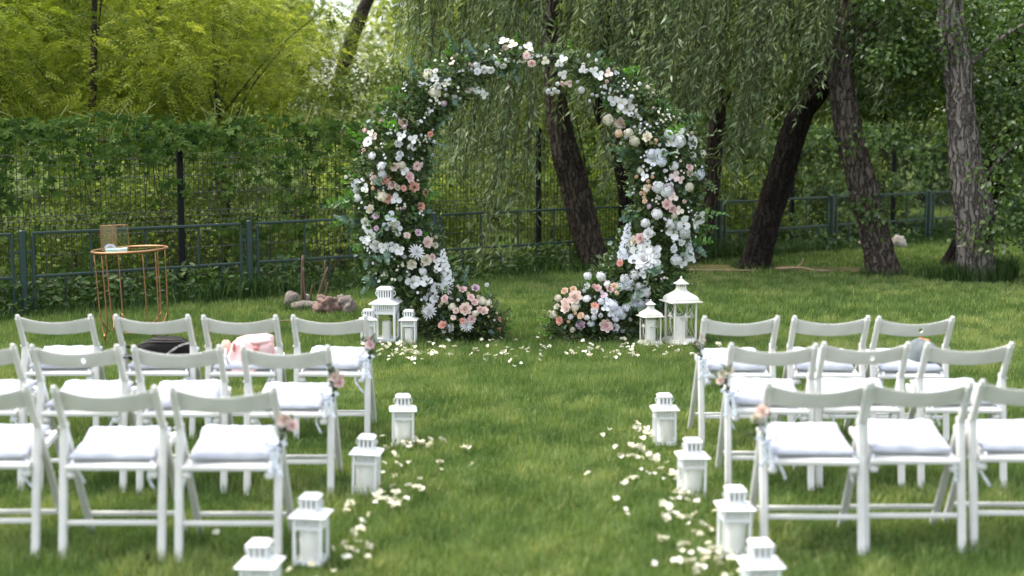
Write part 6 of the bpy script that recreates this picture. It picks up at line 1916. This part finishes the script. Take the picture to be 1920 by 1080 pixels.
def cap():
    p = CM['rc2'] @ Vector((0.085, 0.165, 0.442))
    root = thing('baseball_cap', 'grey-blue baseball cap lying on a chair cushion', 'cap', p, (R(14), R(8), R(30)))
    def fn(a, v):
        ca, sa = math.cos(a), math.sin(a)
        t = v * math.pi / 2 * 0.985
        seam = 1 - 0.018 * math.exp(-(((a * 6 / (2 * math.pi) + 0.5) % 1 - 0.5) / 0.06) ** 2)
        k = math.cos(t) ** 0.62 * seam
        return (0.092 * ca * k, 0.105 * sa * k, 0.128 * math.sin(t) ** 0.95 + 0.004 * noise.noise((ca * 2, sa * 2, v * 2)))
    mb = MB(); mb.add(*grid_solid(48, 14, fn)); mb.part('crown_panel', 'cap_denim', root, smooth=True)
    V, F = [], []
    for b, dz in ((0, 0.0), (1, -0.004)):
        for i in range(13):
            a = R(20 + 140 * i / 12)
            for j in range(5):
                f = j / 4
                x = 0.090 * math.cos(a) * (1 + 0.06 * f); y = 0.103 * math.sin(a) + 0.075 * f * math.sin((a - R(20)) / R(140) * math.pi) ** 0.6
                V.append((x, y, 0.010 + dz - 0.022 * f - 0.022 * (math.cos(a)) ** 2 * f))
    K = 65
    for i in range(12):
        for j in range(4):
            q = i * 5 + j
            F.append((q, q + 5, q + 6, q + 1)); F.append((K + q, K + q + 1, K + q + 6, K + q + 5))
        q = i * 5
        F.append((q + 4, q + 9, K + q + 9, K + q + 4))
    mb = MB(); mb.add(V, F); mb.part('visor', 'cap_denim', root, smooth=True)
    mb = MB(); mb.lathe([(0.011, -0.002), (0.010, 0.003), (0.002, 0.006)], 12, c=(0, 0, 0.129)); mb.part('top_button', 'cap_strap', root, smooth=True)
    mb = MB()
    mb.tube([(x * 1.02, y * 1.02, z) for x, y, z in [fn(R(232 + 6 * k), 0.50 + 0.04 * math.sin(k)) for k in range(5)]], 0.004, 6)
    mb.part('eyelet', 'cap_strap', root, smooth=True)
    mb = MB()
    band = [fn(2 * math.pi * k / 40, 0.03) for k in range(40)]
    mb.tube([(x * 1.01, y * 1.01, z + 0.008) for x, y, z in band], 0.004, 5, closed=True)
    mb.part('sweat_band', 'cap_denim', root, smooth=True)
    q = CM['rc2'] @ Vector((0.135, 0.255, 0.50))
    r2 = thing('orange_packet', 'small orange packet behind the grey cap on the chair', 'packet', q, (R(-20), R(14), R(20)))
    mb = MB()
    def pk(a, v):
        ca, sa = math.cos(a), math.sin(a)
        x = 0.038 * math.copysign(abs(ca) ** 0.35, ca); y = 0.012 * math.copysign(abs(sa) ** 0.8, sa) * (0.25 + math.sin(math.pi * v))
        return (x, y, -0.06 + 0.12 * v)
    mb.add(*grid_solid(24, 8, pk)); mb.part('wrapper', 'tag_orange', r2, smooth=True)
    mb = MB(); mb.add([(-0.024, -0.0150, -0.01), (0.024, -0.0150, -0.01), (0.020, -0.0135, 0.022), (-0.010, -0.0135, 0.022)], [(0, 1, 2, 3)]); mb.part('print', 'tag_blue', r2)
cap()

# ------------------------------------------------------------------ rocks, stakes, dead branches
def rock(label, loc, s, mat, seed, rz=0.0, lumps=0.28):
    def fn(a, v):
        t = math.pi * (v - 0.5) * 0.97
        d = Vector((math.cos(a) * math.cos(t), math.sin(a) * math.cos(t), math.sin(t)))
        q = 1 + lumps * noise.noise(d * 1.6 + Vector((seed, 0, 0))) + 0.5 * lumps * noise.noise(d * 4 + Vector((0, seed, 0))) + 0.2 * lumps * noise.noise(d * 10)
        return (d.x * s[0] * q, d.y * s[1] * q, s[2] * (d.z * q + 0.55))
    mb = MB(); mb.add(*grid_solid(36, 22, fn))
    o = mb.part('rock', mat, smooth=True, loc=loc, rot=(0, 0, rz))
    tag(o, label, 'rock', 'rocks by the fence')
rock('reddish lumpy rock left of the arch, in front part of the pair', (-1.80, 13.68, -0.01), (0.115, 0.10, 0.115), 'rock_red', 2.0, lumps=0.5)
rock('grey-brown lumpy rock touching the reddish rock left of the arch', (-1.63, 13.74, -0.01), (0.10, 0.10, 0.105), 'rock_grey', 5.0, lumps=0.45)
rock('rounded grey rock left of the wooden stakes', (-2.21, 14.20, -0.01), (0.085, 0.08, 0.10), 'rock_grey', 9.0)
rock('small pale stone between the rounded grey rock and the tallest stake', (-2.09, 14.35, 0.03), (0.035, 0.03, 0.045), 'rock_pale', 13.0)
rock('flat grey stone slab lying in the grass below the stakes', (-2.02, 13.92, -0.03), (0.17, 0.08, 0.075), 'rock_grey', 17.0, lumps=0.2)
rock('pale rock behind the brown leaning trunk at the right', (5.86, 21.55, -0.02), (0.12, 0.11, 0.12), 'rock_pale', 21.0)
rock('pale rock half hidden left of the brown leaning trunk', (5.35, 21.5, -0.02), (0.10, 0.1, 0.08), 'rock_pale', 25.0)

def stake(label, pts, r):
    mb = MB()
    P = smooth_path(pts, 9)
    o0 = np.array(pts[0])
    mb.tube([tuple(p - o0) for p in P], [r * (1.1 - 0.25 * i / 8) for i in range(9)], 8)
    o = mb.part('wooden_stake', 'stake_wood', smooth=True, loc=pts[0])
    tag(o, label, 'stake', 'stakes by the rocks')
stake('tallest thick upright wooden stake among the rocks left of arch', [(-2.115, 14.30, -0.03), (-2.12, 14.30, 0.25), (-2.11, 14.31, 0.50)], 0.017)
stake('thin upright wooden stake leaning on the tallest stake', [(-2.08, 14.27, -0.03), (-2.10, 14.28, 0.20), (-2.105, 14.28, 0.38)], 0.009)
stake('short stubby wooden stake in the middle of the group', [(-2.03, 14.30, -0.03), (-2.035, 14.30, 0.10), (-2.02, 14.31, 0.20)], 0.011)
stake('slanting wooden stake leaning to the right of the group', [(-1.98, 14.25, -0.03), (-1.93, 14.28, 0.18), (-1.86, 14.31, 0.38)], 0.013)
stake('short dark stake next to the reddish rock', [(-1.90, 14.35, -0.03), (-1.885, 14.36, 0.12), (-1.87, 14.37, 0.22)], 0.009)
stake('thin reddish stake behind the slanting stake', [(-1.92, 14.6, -0.03), (-1.925, 14.6, 0.2), (-1.93, 14.61, 0.42)], 0.010)
def dead_branch(label, pts, r):
    mb = MB()
    P = smooth_path(pts, 10); o0 = np.array(pts[0])
    mb.tube([tuple(p - o0) for p in P], [r * (1.1 - 0.5 * i / 9) for i in range(10)], 6)
    tag(mb.part('fallen_branch', 'dead_wood', smooth=True, loc=pts[0]), label, 'branch', 'dead branches on the ground')
dead_branch('pale fallen branch on bare ground right of the black trunk', [(3.3, 17.75, 0.03), (3.6, 17.65, 0.05), (3.75, 17.55, 0.03), (3.95, 17.5, 0.03)], 0.016)
dead_branch('forked pale twig beside the fallen branch', [(3.55, 17.66, 0.05), (3.62, 17.72, 0.10), (3.66, 17.80, 0.16)], 0.010)
dead_branch('long pale stick on the bare ground left of the black trunk', [(2.15, 17.6, 0.03), (2.6, 17.5, 0.035), (3.0, 17.52, 0.03)], 0.012)
dead_branch('thin dry twig in the grass behind the pink jacket chair', [(-2.3, 12.7, 0.035), (-2.0, 12.72, 0.05), (-1.75, 12.70, 0.035)], 0.005)

# ------------------------------------------------------------------ petals on the grass
def petal_meshes():
    out = []
    for s in range(6):
        r = random.Random(300 + s)
        V, F, T = [], [], []
        n = (1, 1, 2, 3, 4, 2)[s]
        for q in range(n):
            vs, fs = petal_grid(r.uniform(0, 6.3), 0.0, 0.004 + 0.004 * q, 0.028 * r.uniform(0.8, 1.2), 0.030, r.uniform(15, 60), r.uniform(-40, 30), 0.32, 3, 0.002, r)
            k = len(V); dx, dy = r.uniform(-0.014, 0.014) * (n > 1), r.uniform(-0.014, 0.014) * (n > 1)
            V.extend([(x + dx, y + dy, z) for x, y, z in vs]); F.extend([tuple(i + k for i in f) for f in fs]); T.extend([r.random()] * len(vs))
        me = bpy.data.meshes.new('petal')
        me.from_pydata(V, [], F); me.materials.append(MATS['petal_fallen'])
        a = me.attributes.new('rnd', 'FLOAT', 'POINT'); a.data.foreach_set('value', T)
        me.polygons.foreach_set('use_smooth', [True] * len(F))
        out.append(me)
    return out
PET = petal_meshes()
def scatter(n, spots, seed, big=1.0):
    r = random.Random(seed)
    for k in range(n):
        cx, cy, sx, sy, _, lab = r.choices(spots, [s[4] for s in spots])[0]
        x, y = r.gauss(cx, sx), r.gauss(cy, sy)
        o = obj('petal', r.choice(PET), None, loc=(x, y, 0.012 + r.uniform(0, 0.014)), rot=(r.gauss(0, 0.35), r.gauss(0, 0.35), r.uniform(0, 6.3)), scale=big * r.uniform(0.8, 1.45))
        tag(o, 'white petal on the grass ' + lab, 'petal', 'petals ' + lab)
scatter(145, [(0.15, 11.25, 0.70, 0.26, 5, 'across the middle front of the arch'), (-0.75, 11.0, 0.14, 0.12, 3, 'in a patch before the left lantern group'), (0.95, 11.1, 0.3, 0.25, 2.5, 'before the right flower mound'),
              (-0.1, 10.8, 0.6, 0.2, 1.5, 'farther out from the arch at the head of the aisle'), (-0.9, 11.35, 0.15, 0.1, 1.2, 'close in front of the left lantern group')], 1, 0.82)
scatter(66, [(-0.56, 7.75, 0.07, 0.12, 2.5, 'beside the first lantern on the left of the aisle'), (-0.60, 7.1, 0.10, 0.25, 2, 'between the first and second left aisle lanterns'), (-0.60, 6.6, 0.09, 0.15, 1.6, 'beside the second lantern on the left of the aisle'),
             (-0.70, 6.15, 0.06, 0.2, 0.8, 'between the second and third left aisle lanterns'), (-0.66, 5.72, 0.07, 0.09, 1.4, 'beside the third lantern on the left of the aisle'), (-0.38, 7.4, 0.16, 0.4, 1.2, 'strewn into the aisle from the left'),
             (-0.78, 5.35, 0.1, 0.12, 1.0, 'beside the nearest lantern on the left of the aisle'), (-1.25, 6.0, 0.08, 0.1, 0.3, 'under the nearest left aisle chair')], 2, 0.85)
scatter(85, [(0.70, 8.05, 0.12, 0.10, 2, 'beside the first lantern on the right of the aisle'), (0.70, 7.45, 0.09, 0.12, 1.6, 'between the first and second right aisle lanterns'), (0.62, 6.8, 0.14, 0.4, 1.4, 'strewn into the aisle from the right'),
              (0.78, 6.3, 0.08, 0.2, 2.5, 'between the second and third right aisle lanterns'), (0.74, 5.85, 0.09, 0.12, 2.2, 'beside the third lantern on the right of the aisle'), (0.80, 5.45, 0.06, 0.14, 1.6, 'between the two nearest right aisle lanterns'),
              (0.80, 6.9, 0.05, 0.3, 1.2, 'beside the second lantern on the right of the aisle')], 3, 0.86)
